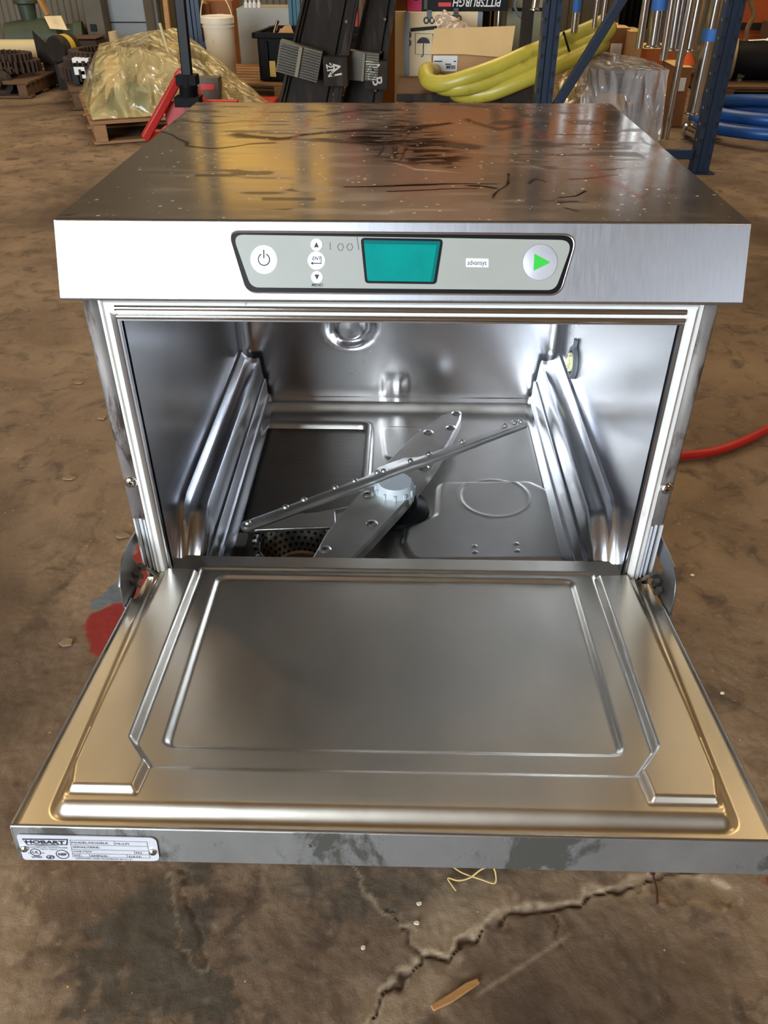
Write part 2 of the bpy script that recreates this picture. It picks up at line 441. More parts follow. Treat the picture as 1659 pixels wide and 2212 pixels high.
def build_floor_mat(m):
    nt = m.node_tree; N = nt.nodes; L = nt.links; b = N['Principled BSDF']
    tc = N.new('ShaderNodeTexCoord')
    def noise(sc, det=8, dist=0, ro=.6):
        n = N.new('ShaderNodeTexNoise'); n.inputs['Scale'].default_value = sc; n.inputs['Detail'].default_value = det
        n.inputs['Distortion'].default_value = dist; n.inputs['Roughness'].default_value = ro
        L.new(tc.outputs['Object'], n.inputs['Vector']); return n.outputs['Fac']
    def rng_(f, a, b_, c=0, d=1):
        mr = N.new('ShaderNodeMapRange'); mr.inputs[1].default_value = a; mr.inputs[2].default_value = b_
        mr.inputs[3].default_value = c; mr.inputs[4].default_value = d; L.new(f, mr.inputs[0]); return mr.outputs[0]
    def mix(f, a, c):
        mx = N.new('ShaderNodeMix'); mx.data_type = 'RGBA'
        if isinstance(f, float): mx.inputs[0].default_value = f
        else: L.new(f, mx.inputs[0])
        for k, q in ((6, a), (7, c)):
            if isinstance(q, tuple): mx.inputs[k].default_value = lin(q)
            else: L.new(q, mx.inputs[k])
        return mx.outputs[2]
    at1 = N.new('ShaderNodeAttribute'); at1.attribute_name = 'marks'
    at2 = N.new('ShaderNodeAttribute'); at2.attribute_name = 'marks2'
    s1 = N.new('ShaderNodeSeparateColor'); L.new(at1.outputs['Color'], s1.inputs[0])
    s2 = N.new('ShaderNodeSeparateColor'); L.new(at2.outputs['Color'], s2.inputs[0])
    c = mix(rng_(noise(3.2, 9, .6), .38, .62), (108, 88, 68), (136, 115, 92))
    c = mix(rng_(noise(13, 9, .8), .52, .68), c, (78, 63, 49))
    c = mix(rng_(noise(70, 6, .3), .60, .72), c, (146, 124, 100))
    c = mix(rng_(noise(1.1, 6, .5), .5, .66), c, (74, 57, 42))
    def mul(f, k):
        q = N.new('ShaderNodeMath'); q.operation = 'MULTIPLY'; q.use_clamp = True; L.new(f, q.inputs[0]); q.inputs[1].default_value = k; return q.outputs[0]
    c = mix(mul(s1.outputs[2], .75), c, (64, 60, 50))          # oil
    c = mix(mul(s2.outputs[0], .55), c, (166, 144, 116))       # worn pale
    c = mix(s1.outputs[1], c, (190, 172, 142))                 # crumbly edges
    c = mix(s1.outputs[0], c, (66, 44, 28))                    # crack
    c = mix(s2.outputs[1], c, (128, 22, 18))                   # red paint
    c = mix(s2.outputs[2], c, (86, 98, 108))                   # blue-grey paint
    vs = N.new('ShaderNodeTexVoronoi'); vs.inputs['Scale'].default_value = 26; L.new(tc.outputs['Object'], vs.inputs['Vector'])
    c = mix(rng_(vs.outputs['Distance'], .035, .03), c, (205, 190, 160))  # grit flecks
    L.new(c, b.inputs['Base Color'])
    L.new(rng_(noise(5, 6), .35, .65, .55, .8), b.inputs['Roughness'])
    bp = N.new('ShaderNodeBump'); bp.inputs['Strength'].default_value = .5; bp.inputs['Distance'].default_value = .004
    L.new(noise(90, 8, .4, .7), bp.inputs['Height']); L.new(bp.outputs[0], b.inputs['Normal'])
build_floor_mat(floor_m)
floor = grid_mesh('floor', P, len(gx), len(gy), floor_m)
floor['kind'] = 'structure'
for nm, (a_, b_, c_) in (('marks', (m_crack, m_pale, oil)), ('marks2', (np.maximum(paleL, paleC), redp, bluep))):
    ca = floor.data.color_attributes.new(nm, 'FLOAT_COLOR', 'POINT')
    arr = np.stack([a_, b_, c_, np.ones_like(a_)], -1).reshape(-1).astype(np.float32)
    ca.data.foreach_set('color', arr)

# ---- walls, roof
corr = pbr('corrugated_wall', (104, 98, 84), .6, .2, var=.10, vscale=1.5, stretch=(1, 1, .3))
wall_m = pbr('warm_wall', (176, 150, 112), .8, 0, var=.10, vscale=1.2)
ceil_m = pbr('roof_deck', (186, 166, 132), .8, 0, var=.12, vscale=1.0, stretch=(1, .2, 1))
def corrugated(name, p, q, z0, z1, mat_, parent=None, amp=.02, pitch=.14, kind='structure'):
    p = Vector(p); q = Vector(q); L_ = (q - p).length; u = (q - p) / L_; n = Vector((u.y, -u.x, 0))
    m = MB(); k = int(L_ / pitch); pts = []
    for i in range(k):
        for t, h in ((0, 0), (.35, 0), (.5, 1), (.85, 1)):
            pts.append(p + u * ((i + t) * pitch) + n * amp * h)
    pts.append(q)
    vs = [(a.x, a.y, z0) for a in pts] + [(a.x, a.y, z1) for a in pts]; N_ = len(pts)
    m.add(vs, [(i, i + 1, N_ + i + 1, N_ + i) for i in range(N_ - 1)])
    return m.build(name, mat_, parent, smooth=20, kind=kind)
FAR_Y = 9.6
corrugated('wall_back', (-9, FAR_Y, 0), (9, FAR_Y, 0), -.05, 6.2, corr)
m = MB(); m.box((-9.05, 1.8, 3), (.1, 15.8, 6.4)); m.build('wall_left', wall_m, kind='structure')
m = MB(); m.box((9.05, 1.8, 3), (.1, 15.8, 6.4)); m.build('wall_right', wall_m, kind='structure')
m = MB()
yb = BACK_Y - .06
m.box(((-9 + OPEN_X0) / 2, yb, 3.1), (OPEN_X0 + 9, .12, 6.4))
m.box(((OPEN_X0 + OPEN_X1) / 2, yb, (OPEN_Z + 6.3) / 2), (OPEN_X1 - OPEN_X0, .12, 6.3 - OPEN_Z))
m.box(((OPEN_X1 + WIN_X0) / 2, yb, 3.1), (WIN_X0 - OPEN_X1, .12, 6.4))
m.box(((WIN_X0 + WIN_X1) / 2, yb, (WIN_Z0 - .1) / 2), (WIN_X1 - WIN_X0, .12, WIN_Z0 + .1))
m.box(((WIN_X0 + WIN_X1) / 2, yb, (WIN_Z1 + 6.3) / 2), (WIN_X1 - WIN_X0, .12, 6.3 - WIN_Z1))
m.box(((9 + WIN_X1) / 2, yb, 3.1), (9 - WIN_X1, .12, 6.4))
m.build('wall_front', wall_m, kind='structure')
m = MB(); m.box((0, 1.8, 6.25), (18.2, 15.9, .1))
for k in range(8): m.box((0, -5 + 2 * k, 6.1), (18, .14, .22))
for k in range(9): m.box((-8 + 2 * k, 1.8, 6.0), (.08, 15.6, .12))
m.build('ceiling', ceil_m, kind='structure')
roof_glow_m = emis('roof_glow_sheet', (244, 226, 184), ROOF_GLOW)  # glow of roof strips added for warm ambient, no skylight seen
fill_glow = emis('fill_glow_sheet', (226, 214, 190), 4.2)  # emitter for two sheets added to brighten the open door's steel
m = MB(); m.box((0, 7.0, 6.17), (4.6, 4.4, .02)); m.build('window_7', fill_glow, kind='structure')  # added glow overhead, mirrored in the middle of the open door
corrugated('window_8', (-3.2, FAR_Y - .04, 0), (3.2, FAR_Y - .04, 0), 4.5, 6.0, fill_glow, pitch=.12)  # added glow high on the far wall, lifts the door's hinge-side reflection
for i, (x, y) in enumerate([(-5.6, 1.5), (5.4, 1.5), (-5.6, 6.5), (5.4, 6.5)]):
    m = MB(); m.box((x, y, 6.17), (1.0, 3.2, .02)); m.build('window_%d' % (i + 3), roof_glow_m, kind='structure')  # added emitting strips under the roof, unseen, for warm ambient
pan_m = emis('yellow_fibreglass', (214, 176, 84), PANEL)
corrugated('window_1', (-2.5, FAR_Y - .04, 0), (-.9, FAR_Y - .04, 0), 2.35, 3.35, pan_m, pitch=.12)
# outdoor apron seen by daylight
m = MB(); m.box((-3, -14, -.06), (26, 16, .1)); m.build('trim_1', pbr('apron', (150, 148, 142), .9), kind='structure')
m = MB()
for x in (OPEN_X0, OPEN_X1): m.box((x, BACK_Y + .02, OPEN_Z / 2), (.12, .16, OPEN_Z))
m.box(((OPEN_X0 + OPEN_X1) / 2, BACK_Y + .03, OPEN_Z + .1), (OPEN_X1 - OPEN_X0 + .2, .3, .3)); m.build('door_1', grey_cab, kind='structure')

# ================================================================== THE DISHWASHER
H0 = .835                                   # top of the hood
dw = thing('commercial_dishwasher', 'stainless steel undercounter dishwasher with its door hanging open, standing on the concrete floor', 'dishwasher', (0, .28, 0))

# ---- hood
top_steel = pbr('hood_top_steel', (146, 134, 122), .17, 1, var=.06, vscale=5, stretch=(.7, 1.6, 1), rvar=.04, dirt=(118, 104, 90), dscale=4.5, dlo=.55, dhi=.78)
def hood_top_details(m):
    nt = m.node_tree; N = nt.nodes; L = nt.links; b = N['Principled BSDF']
    tc = N.new('ShaderNodeTexCoord')
    src = b.inputs['Base Color'].links[0].from_socket
    def mixc(f, a, col):
        mx = N.new('ShaderNodeMix'); mx.data_type = 'RGBA'; L.new(f, mx.inputs[0]); L.new(a, mx.inputs[6]); mx.inputs[7].default_value = lin(col); return mx.outputs[2]
    def rg(f, a, b_, c=0, d=1):
        mr = N.new('ShaderNodeMapRange'); mr.inputs[1].default_value = a; mr.inputs[2].default_value = b_; mr.inputs[3].default_value = c; mr.inputs[4].default_value = d
        L.new(f, mr.inputs[0]); return mr.outputs[0]
    at = N.new('ShaderNodeAttribute'); at.attribute_name = 'soil'; se = N.new('ShaderNodeSeparateColor'); L.new(at.outputs['Color'], se.inputs[0])
    at2 = N.new('ShaderNodeAttribute'); at2.attribute_name = 'soil2'; se2 = N.new('ShaderNodeSeparateColor'); L.new(at2.outputs['Color'], se2.inputs[0])
    def mt(op, a, b_):
        q_ = N.new('ShaderNodeMath'); q_.operation = op; q_.use_clamp = True
        for i_, k in enumerate((a, b_)):
            if isinstance(k, (int, float)): q_.inputs[i_].default_value = k
            else: L.new(k, q_.inputs[i_])
        return q_.outputs[0]
    c = mixc(mt('MULTIPLY', se.outputs[1], .6), src, (128, 112, 98))
    c = mixc(mt('MULTIPLY', se.outputs[0], .85), c, (40, 34, 28))
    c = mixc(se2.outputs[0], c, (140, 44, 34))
    c = mixc(se.outputs[2], c, (206, 190, 162))
    L.new(c, b.inputs['Base Color'])
    for nm in ('Metallic', 'Roughness'):
        for l in list(b.inputs[nm].links): L.remove(l)
    d1 = mt('MULTIPLY', se.outputs[1], .40); d2 = mt('MULTIPLY', se.outputs[0], .0)
    st = N.new('ShaderNodeMix'); st.data_type = 'RGBA'; L.new(se.outputs[0], st.inputs[0]); st.inputs[6].default_value = (1, 1, 1, 1); st.inputs[7].default_value = (.12, .10, .08, 1); L.new(st.outputs[2], b.inputs['Specular Tint'])
    L.new(mt('SUBTRACT', .5, mt('MULTIPLY', se.outputs[0], .45)), b.inputs['Specular IOR Level'])
    me_ = mt('SUBTRACT', mt('SUBTRACT', mt('SUBTRACT', .82, d1), d2), mt('ADD', se.outputs[2], mt('MULTIPLY', se2.outputs[0], .6)))
    L.new(me_, b.inputs['Metallic'])
    n4 = N.new('ShaderNodeTexNoise'); n4.inputs['Scale'].default_value = 4; n4.inputs['Detail'].default_value = 5; L.new(tc.outputs['Object'], n4.inputs['Vector'])
    r0 = rg(n4.outputs['Fac'], .35, .7, .10, .17)
    L.new(mt('ADD', r0, mt('ADD', mt('MULTIPLY', se.outputs[1], .15), mt('MULTIPLY', se.outputs[0], .0))), b.inputs['Roughness'])
hood_top_details(top_steel)
HF0 = Vector((0, -.0082, H0)); HF1 = Vector((0, -.0337, H0 - .0619))     # slanted control fascia
m = MB()
yb_ = .580
prof = [(-.0082, H0 - .0012), (-.0068, H0), (yb_, H0), (yb_, H0 - .055), (yb_ - .002, H0 - .055), (yb_ - .002, H0 - .0025), (-.004, H0 - .0025)]
m.prism([(y, z) for y, z in prof], (-.304, 0, 0), (0, 1, 0), (0, 0, 1), (.608, 0, 0))
hood_lid = m.build('hood_lid', top_steel, dw, smooth=30, fix=True)
hx = np.linspace(-.3036, .3036, 420); hy = np.linspace(-.0066, .5796, 400)
HX, HY = np.meshgrid(hx, hy, indexing='ij')
def hp2(pts): return [tuple(F(x, y, H0)[:2]) for x, y in pts]
hwx = HX + (vnoise(HX, HY, 30, 31) - .5) * .02; hwy = HY + (vnoise(HX, HY, 24, 32) - .5) * .02
str1 = vnoise(HX * .22 + HY * .05, HY, 90, 33); str2 = vnoise(HX * .3 - HY * .2, HY, 160, 34); blot = vnoise(HX, HY, 9, 35) * .6 + vnoise(HX, HY, 22, 36) * .4
smear = np.zeros(HX.shape)
for pts, w, k in (([(350, 285), (400, 318), (470, 322), (600, 308)], .003, .7), ([(520, 292), (600, 300), (700, 286), (860, 282), (960, 268)], .010, .8), ([(700, 300), (800, 312), (900, 306), (1010, 318)], .012, .7), ([(735, 402), (850, 400), (960, 398), (1060, 399)], .0022, 1), ([(840, 411), (960, 407), (1030, 412)], .0022, 1), ([(1028, 404), (1060, 412)], .0035, 1),
                  ([(1058, 432), (1105, 372)], .0016, .9), ([(1195, 428), (1230, 424), (1275, 412)], .0030, 1), ([(1205, 440), (1245, 436)], .0025, .8), ([(1240, 385), (1330, 378)], .0020, .7), ([(1130, 398), (1160, 385), (1180, 392)], .002, .6),
                  ([(820, 335), (860, 270), (850, 340), (880, 280), (868, 345)], .0012, .8), ([(845, 345), (900, 355), (960, 345)], .004, .6), ([(1225, 450), (1240, 455)], .002, .8), ([(690, 250), (780, 240), (860, 236)], .006, .5), ([(1010, 258), (1080, 280), (1160, 268)], .006, .5), ([(1390, 300), (1450, 330)], .0025, .5), ([(400, 260), (470, 268), (560, 262)], .005, .5)):
    smear = np.maximum(smear, k * np.clip(1.4 - polyline_d(hp2(pts), hwx, hwy) / (w * (.4 + 1.2 * str1)), 0, 1))
zone = step(sdf(hp2([(740, 300), (860, 250), (960, 290), (1010, 340), (960, 365), (830, 340)]), hwx, hwy), .02)
smear = np.maximum(smear, zone * (.25 + .6 * (str2 > .55)))
smear = np.maximum(smear, .55 * np.clip((str1 - .62) * 8, 0, 1) * (blot > .52))
dust = .4 * np.clip((str1 * .6 + blot * .7 - .62) * 3, 0, 1) + .5 * step(sdf(hp2([(420, 222), (930, 222), (900, 262), (640, 300), (380, 290)]), hwx, hwy), .02) * str2
dust = np.maximum(dust, np.clip(1.3 - polyline_d(hp2([(860, 352), (900, 368), (980, 372)]), hwx, hwy) / .003, 0, 1) * str2)
rsc = np.random.RandomState(5); speck = np.zeros(HX.shape)
for k in range(1000):
    cx0 = rsc.randint(2, 418); cy0 = rsc.randint(2, 398)
    speck[cx0, cy0] = rsc.rand() ** 1.5
    if rsc.rand() < .22: speck[cx0:cx0 + 2, cy0:cy0 + 2] = .9
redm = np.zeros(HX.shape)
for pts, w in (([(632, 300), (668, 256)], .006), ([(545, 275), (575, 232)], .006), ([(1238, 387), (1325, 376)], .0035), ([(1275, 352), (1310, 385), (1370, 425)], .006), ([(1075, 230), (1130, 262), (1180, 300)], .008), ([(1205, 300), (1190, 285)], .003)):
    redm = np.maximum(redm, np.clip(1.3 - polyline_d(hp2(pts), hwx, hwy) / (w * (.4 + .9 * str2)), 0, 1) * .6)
HZ = np.full(HX.shape, H0 + .00025)
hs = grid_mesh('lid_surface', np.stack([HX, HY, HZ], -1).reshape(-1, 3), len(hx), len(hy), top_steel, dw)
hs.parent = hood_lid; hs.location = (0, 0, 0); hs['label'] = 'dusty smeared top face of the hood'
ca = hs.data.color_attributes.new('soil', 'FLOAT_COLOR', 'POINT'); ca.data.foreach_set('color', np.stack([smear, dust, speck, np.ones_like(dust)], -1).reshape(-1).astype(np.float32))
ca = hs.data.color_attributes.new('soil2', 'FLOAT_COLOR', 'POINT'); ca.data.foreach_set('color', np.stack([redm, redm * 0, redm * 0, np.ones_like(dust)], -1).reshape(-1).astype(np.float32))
m = MB()
q = [(-.0082, H0 - .0006), (-.0337, H0 - .0619), (-.0325, H0 - .0645), (-.0290, H0 - .0650), (-.006, H0 - .0650), (-.006, H0 - .0615), (-.028, H0 - .0615), (-.003, H0 - .003)]
m.prism(q, (-.3045, 0, 0), (0, 1, 0), (0, 0, 1), (.609, 0, 0))
m.build('hood_fascia', steel_front, dw, smooth=30, bevel=.0007, fix=True)
for sx in (-1, 1):
    m = MB()
    poly = [(-.0082, H0 - .0008), (-.0330, H0 - .0619), (-.0290, H0 - .0650), (.578, H0 - .055), (.578, H0 - .0008)]
    m.prism(poly, (sx * .304, 0, 0), (0, 1, 0), (0, 0, 1), (-sx * .0015, 0, 0))
    m.build('hood_side', steel, dw, fix=True)

# ---- control panel on the fascia
fn = np.array([0, -(.0619), .0255]); fn /= np.linalg.norm(fn)
fo = np.array(HF0) + fn * .0004
fu = np.array([1.0, 0, 0]); fv = np.array([0, .0255, .0619]); fv /= np.linalg.norm(fv)
def CP(x, y):
    P_ = hit(x, y, fo, fn); d = P_ - fo; return (d[0], float(d @ fv))
def rounded(poly, r, n=6):
    out = []; N_ = len(poly)
    rs = r if isinstance(r, (list, tuple)) else [r] * N_
    for i in range(N_):
        p = Vector(poly[i]).to_3d() if len(poly[i]) == 2 else Vector(poly[i])
        a = Vector(poly[i - 1]).to_3d(); b = Vector(poly[(i + 1) % N_]).to_3d()
        da = (a - p).normalized(); db = (b - p).normalized()
        ang = da.angle(db); t = min(rs[i] / math.tan(ang / 2), (a - p).length * .49, (b - p).length * .49)
        p0 = p + da * t; p1 = p + db * t
        for k in range(n + 1):
            s_ = k / n
            w = (1 - s_) ** 2 * p0 + 2 * (1 - s_) * s_ * p + s_ * s_ * p1
            out.append((w.x, w.y))
    return out
def plate(poly, mat_, name, par, h0, h1, bevel=0, extra=None):
    m = MB(); m.prism(poly, fo + fn * h0, fu, fv, fn * (h1 - h0))
    mats = [mat_]
    if extra: mats += extra(m)
    return m.build(name, mats, par, bevel=bevel, fix=False if extra else True, smooth=30)
cpo = rounded([CP(492, 500), CP(1248, 507), CP(1209, 637), CP(534, 632)][::-1], [.012, .012, .011, .008], 8)
cp = plate(cpo, black, 'control_panel', dw, 0, .0010)
# thin raised steel rim round the panel opening
m = MB(); cx_ = sum(a for a, b in cpo) / len(cpo)
ring = [tuple(fo + fu * a + fv * b + fn * .0006) for a, b in cpo]
m.tube(ring, .0010, n=8, closed=True); m.build('panel_rim', steel, cp)
gi = rounded([CP(503, 507), CP(1238, 519), CP(1199, 627), CP(543, 621)][::-1], [.010, .010, .009, .007], 8)
plate(gi, panel_grey, 'panel_overlay', cp, .0010, .0014)
def ctr(x, y): a, b = CP(x, y); return fo + fu * a + fv * b
def disc(m, c, r, h0, h1, mi=0, n=40):
    m.lathe([(r, h0), (r, h1 - .0001), (r * .985, h1), (0, h1)], c, fn, n=n, mi=mi)
def arc(m, c, r0, r1, a0, a1, h, mi, n=28):
    vs = []
    for k in range(n + 1):
        a = a0 + (a1 - a0) * k / n
        for r in (r0, r1): vs.append(c + (fu * math.cos(a) + fv * math.sin(a)) * r + fn * h)
    m.add(vs, [(2 * k, 2 * k + 1, 2 * k + 3, 2 * k + 2) for k in range(n)], mi)
def flat(m, pts, c, h, mi): m.add([c + fu * a + fv * b + fn * h for a, b in pts], [tuple(range(len(pts)))], mi)
# power button
m = MB(); c = ctr(571, 561); r = .0118
disc(m, c, r, .0012, .0020); arc(m, c, r * .38, r * .46, R(115), R(425), .0021, 1)
flat(m, [(-.0005, .001), (.0005, .001), (.0005, .0082), (-.0005, .0082)], c, .0021, 1)
arc(m, c, r * .96, r * 1.02, 0, 2 * math.pi, .0015, 2, 40)
o = m.build('power_button', [btn_white, ink, steel], cp); o['label'] = 'round white power button'
for (px, py, rr, up_) in ((684, 529, .0052, 1), (685, 599, .0052, -1)):
    m = MB(); c = ctr(px, py); disc(m, c, rr, .0012, .0019)
    arc(m, c, rr * .94, rr * 1.02, 0, 2 * math.pi, .0016, 2, 30)
    s_ = rr * .42
    tri = [(-s_, -s_ * up_), (s_, -s_ * up_), (0, s_ * up_)]
    flat(m, tri if up_ > 0 else tri[::-1], c, .0020, 1)
    o = m.build('arrow_button', [btn_white, ink, steel], cp); o['label'] = 'small white arrow button pointing ' + ('up' if up_ > 0 else 'down')
m = MB(); c = ctr(684, 563); disc(m, c, .0076, .0012, .0019)
arc(m, c, .0073, .0078, 0, 2 * math.pi, .0016, 2, 36)
m.text('ENT', .0042, c + fv * .0016 + fn * .0020, fu, fv, mi=1, shear=.25, off=.00006)
flat(m, [(-.004, -.0028), (.0045, -.0028), (.0045, -.0020), (-.004, -.0020)], c, .0020, 1)
flat(m, [(.0039, -.0020), (.0045, -.0020), (.0045, .0026), (.0039, .0026)], c, .0020, 1)
flat(m, [(-.0052, -.0024), (-.0030, -.0038), (-.0030, -.0010)], c, .0020, 1)
o = m.build('enter_button', [btn_white, ink, steel], cp); o['label'] = 'round white enter button'
m = MB(); m.text('MENU', .0036, ctr(685, 616) + fn * .0016, fu, fv, mi=0, shear=.25, off=.00006)
m.build('menu_lettering', [ink], cp)
m = MB()                                      # grease-pencil scribble
pen = pbr('pencil', (110, 108, 102), .8)
for (pts) in ([(713, 524), (714, 540)], [(729, 534), (733, 527), (739, 527), (742, 534), (739, 541), (733, 541), (729, 534)], [(749, 534), (753, 527), (759, 527), (762, 534), (759, 541), (753, 541), (749, 534)], [(771, 510), (775, 540)]):
    P_ = [ctr(*q_) + fn * .0015 for q_ in pts]
    m.tube([tuple(k) for k in P_], .00032, n=6)
m.build('pencil_mark', pen, cp)
# display
dpo = rounded([CP(779, 514), CP(957, 517), CP(942, 614), CP(789, 612)][::-1], .0035, 5)
dpi = rounded([CP(786, 519), CP(951, 522), CP(937, 609), CP(794, 607)][::-1], .0022, 5)
dsp = plate(dpo, black, 'display', cp, .0012, .0020)
plate(dpi, teal, 'display_glass', dsp, .0018, .0024)
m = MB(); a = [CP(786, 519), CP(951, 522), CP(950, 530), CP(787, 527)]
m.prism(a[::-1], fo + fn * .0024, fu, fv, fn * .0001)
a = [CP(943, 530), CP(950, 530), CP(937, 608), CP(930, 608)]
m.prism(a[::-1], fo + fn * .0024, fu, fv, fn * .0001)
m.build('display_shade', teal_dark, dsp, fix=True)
# name badge
m = MB(); a = rounded([CP(1006, 558), CP(1055, 559), CP(1055, 578), CP(1006, 577)][::-1], .0008, 3)
m.prism(a, fo + fn * .0012, fu, fv, fn * .0004)
m.text('advansys', .0062, ctr(1030, 568) + fn * .0018, fu, fv, mi=1, sx=.78)
m.build('name_badge', [btn_white, ink], cp)
# start button
m = MB(); c = ctr(1166, 567); disc(m, c, .0150, .0012, .0021)
arc(m, c, .0146, .0152, 0, 2 * math.pi, .0017, 2, 48)
tri = rounded([(-.0055, -.0072), (.0090, 0), (-.0055, .0072)], .0006, 3)
flat(m, tri, c, .0023, 1)
o = m.build('start_button', [btn_silver, green, rubber_grey], cp); o['label'] = 'large round silver button with a green triangle'

# ---- cabinet shell (sides, back, base)
CW = .2976
m = MB()
for sx in (-1, 1): m.box((sx * (CW - .0015), .285, .43), (.003, .564, .67))
m.box((0, .568, .43), (2 * CW - .006, .003, .67))
m.box((0, .285, .096), (2 * CW, .57, .003))
m.build('cabinet_shell', steel, dw)
m = MB(); m.box((0, .003, .245), (2 * CW - .008, .003, .30)); m.build('kick_panel', steel, dw)
for sx in (-1, 1):
    for y in (.05, .52):
        m = MB(); m.lathe([(.022, 0), (.022, .02), (.012, .03), (.012, .096)], (sx * .26, y, .001), n=16); m.build('foot', black, dw)

# ---- door frame posts
ZT = H0 - .066
for sx in (-1, 1):
    m = MB()
    x0, x1 = sx * .2985, sx * .2835
    zb = .503
    prof = [(x0, .020), (x0, .002), (x0 - sx * .0025, -.0006), (x1, -.0006), (x1, .012)]
    pr = [(a, b) for a, b in prof]
    vs = [(a, b, ZT) for a, b in pr] + [(a, b, zb) for a, b in pr]; n_ = len(pr)
    m.add(vs, [(i, i + 1, n_ + i + 1, n_ + i) for i in range(n_ - 1)])
    post = m.build('post_cover', steel_worn, dw, solid=.0012, smooth=25); post['label'] = 'scale-stained steel cover strip'
    m = MB(); m.lathe([(.0075, 0), (.0074, .0012), (.006, .0030), (.003, .0040), (.0012, .0041), (.001, .0026), (0, .0026)], (sx * .2905, -.0012, .553), (0, -1, 0), n=24)
    m.box((sx * .2905, -.0052, .553), (.0062, .0006, .0014), mi=1); m.box((sx * .2905, -.0052, .553), (.0014, .0006, .0062), mi=1)
    m.build('screw', [chrome, dark_gap], post)
    m = MB(); m.box((sx * .291, .001, ZT + .0015), (.020, .012, .010)); m.build('hinge_block', pbr('block%d' % sx, (150, 146, 140), .5, .6, var=.1, vscale=40), dw, bevel=.002)
    # lower channel, uncovered
    m = MB()
    m.box((sx * .2910, .006, .464), (.003, .010, .075)); m.box((sx * .2975, .004, .464), (.002, .008, .075)); m.box((sx * .2855, .004, .464), (.002, .012, .075))
    m.box((sx * .2915, .011, .464), (.014, .002, .075))
    m.build('guide_channel', pbr('channel_white%d' % sx, (206, 208, 212), .4, .3), dw)
    m = MB(); m.box((sx * .290, .012, .418), (.012, .016, .020)); m.build('channel_foot', dark_gap, dw)

# ---- door seal frame (gasket): stepped profile swept round the opening
GO, GI = .2830, .2660; ZG = ZT - .002; ZI = .7375
def seal(profile, mat_, name, zb=.425):
    """profile: list of (inset from outer edge 0..1, y)"""
    m = MB(); path = []
    for t, y in profile:
        x = GO + (GI - GO) * t; z = ZG + (ZI - ZG) * t
        path.append([(-x, y, zb), (-x, y, z), (x, y, z), (x, y, zb)])
    n_ = len(profile)
    vs = [p for pp in path for p in pp]
    fs = []
    for i in range(n_ - 1):
        for k in range(3): fs.append((i * 4 + k, i * 4 + k + 1, (i + 1) * 4 + k + 1, (i + 1) * 4 + k))
    m.add(vs, fs); return m.build(name, mat_, dw, smooth=40)
seal([(-.02, .010), (-.02, -.002), (.16, -.0035), (.22, .001), (.26, .001)], gasket, 'seal_outer')
seal([(.26, .001), (.30, -.0045), (.42, -.0065), (.62, -.0060), (.74, -.003), (.76, .000)], gasket, 'door_seal')
seal([(.76, .000), (.80, .002), (.84, -.0015), (.96, -.0015), (1.0, .001), (1.0, .020)], steel_tank, 'opening_edge')
# top rail of the frame: polished steel strip carrying the seal
m = MB()
for (z0, z1, y) in ((ZI + .004, ZI + .010, -.004), (ZI + .0125, ZI + .0185, -.005)):
    m.tube([(-GI - .001, y, (z0 + z1) / 2), (GI + .001, y, (z0 + z1) / 2)], (z1 - z0) / 2, n=14)
m.build('top_moulding', chrome, dw)

# ---- tank walls: one pressed shell with rounded back corners
TX, TY0, TY1, ZC, ZF = .2645, .004, .515, .748, .370
cr = .022
plan = [(-TX, TY0)]
plan += [(-TX, y) for y in np.linspace(.05, TY1 - cr, 10)]
plan += [(-TX + cr - cr * math.cos(a), TY1 - cr + cr * math.sin(a)) for a in np.linspace(0, math.pi / 2, 9)[1:]]
plan += [(x, TY1) for x in np.linspace(-TX + cr, TX - cr, 60)[1:]]
plan += [(TX - cr + cr * math.sin(a), TY1 - cr + cr * math.cos(a)) for a in np.linspace(0, math.pi / 2, 9)[1:]]
plan += [(TX, y) for y in np.linspace(TY1 - cr, .05, 10)[1:]] + [(TX, TY0)]
plan = np.array(plan)
zs = np.concatenate([np.linspace(ZC, .60, 6)[:-1], np.linspace(.60, .386, 75)])
PX = np.repeat(plan[:, 0][:, None], len(zs), 1); PY = np.repeat(plan[:, 1][:, None], len(zs), 1); PZ = np.repeat(zs[None, :], len(plan), 0)
backm = (PY > TY1 - .001)
bump_ = np.zeros_like(PX)
rr_ = np.hypot(PX + .082, (PZ - .515))
bump_ += .010 * step(rr_ - .036, .006) - .009 * step(rr_ - .024, .004)
for xx in (-.020, -.006, .006):
    bump_ += -.004 * step(np.hypot((PX - xx) / .0035, (PZ - .408) / .020) - 1, .6)
bump_ += -.0015 * np.sin(PX * 22 + 1) * step(-(PX + .05) - .1, .1)
PY = PY + bump_ * backm
tank = grid_mesh('tank_wall', np.stack([PX, PY, PZ], -1).reshape(-1, 3), len(plan), len(zs), steel_tank, dw, flip=True)
m = MB(); m.box((0, .26, ZC + .001), (2 * TX, .515, .002)); m.build('tank_ceiling', steel_tank, dw)
m = MB(); m.lathe([(.022, .0), (.0215, .006), (.018, .010), (0, .0115)], (-.082, TY1 + .001 + .002, .515), (0, -1, 0), n=36); m.build('wall_boss', steel_tank, dw)

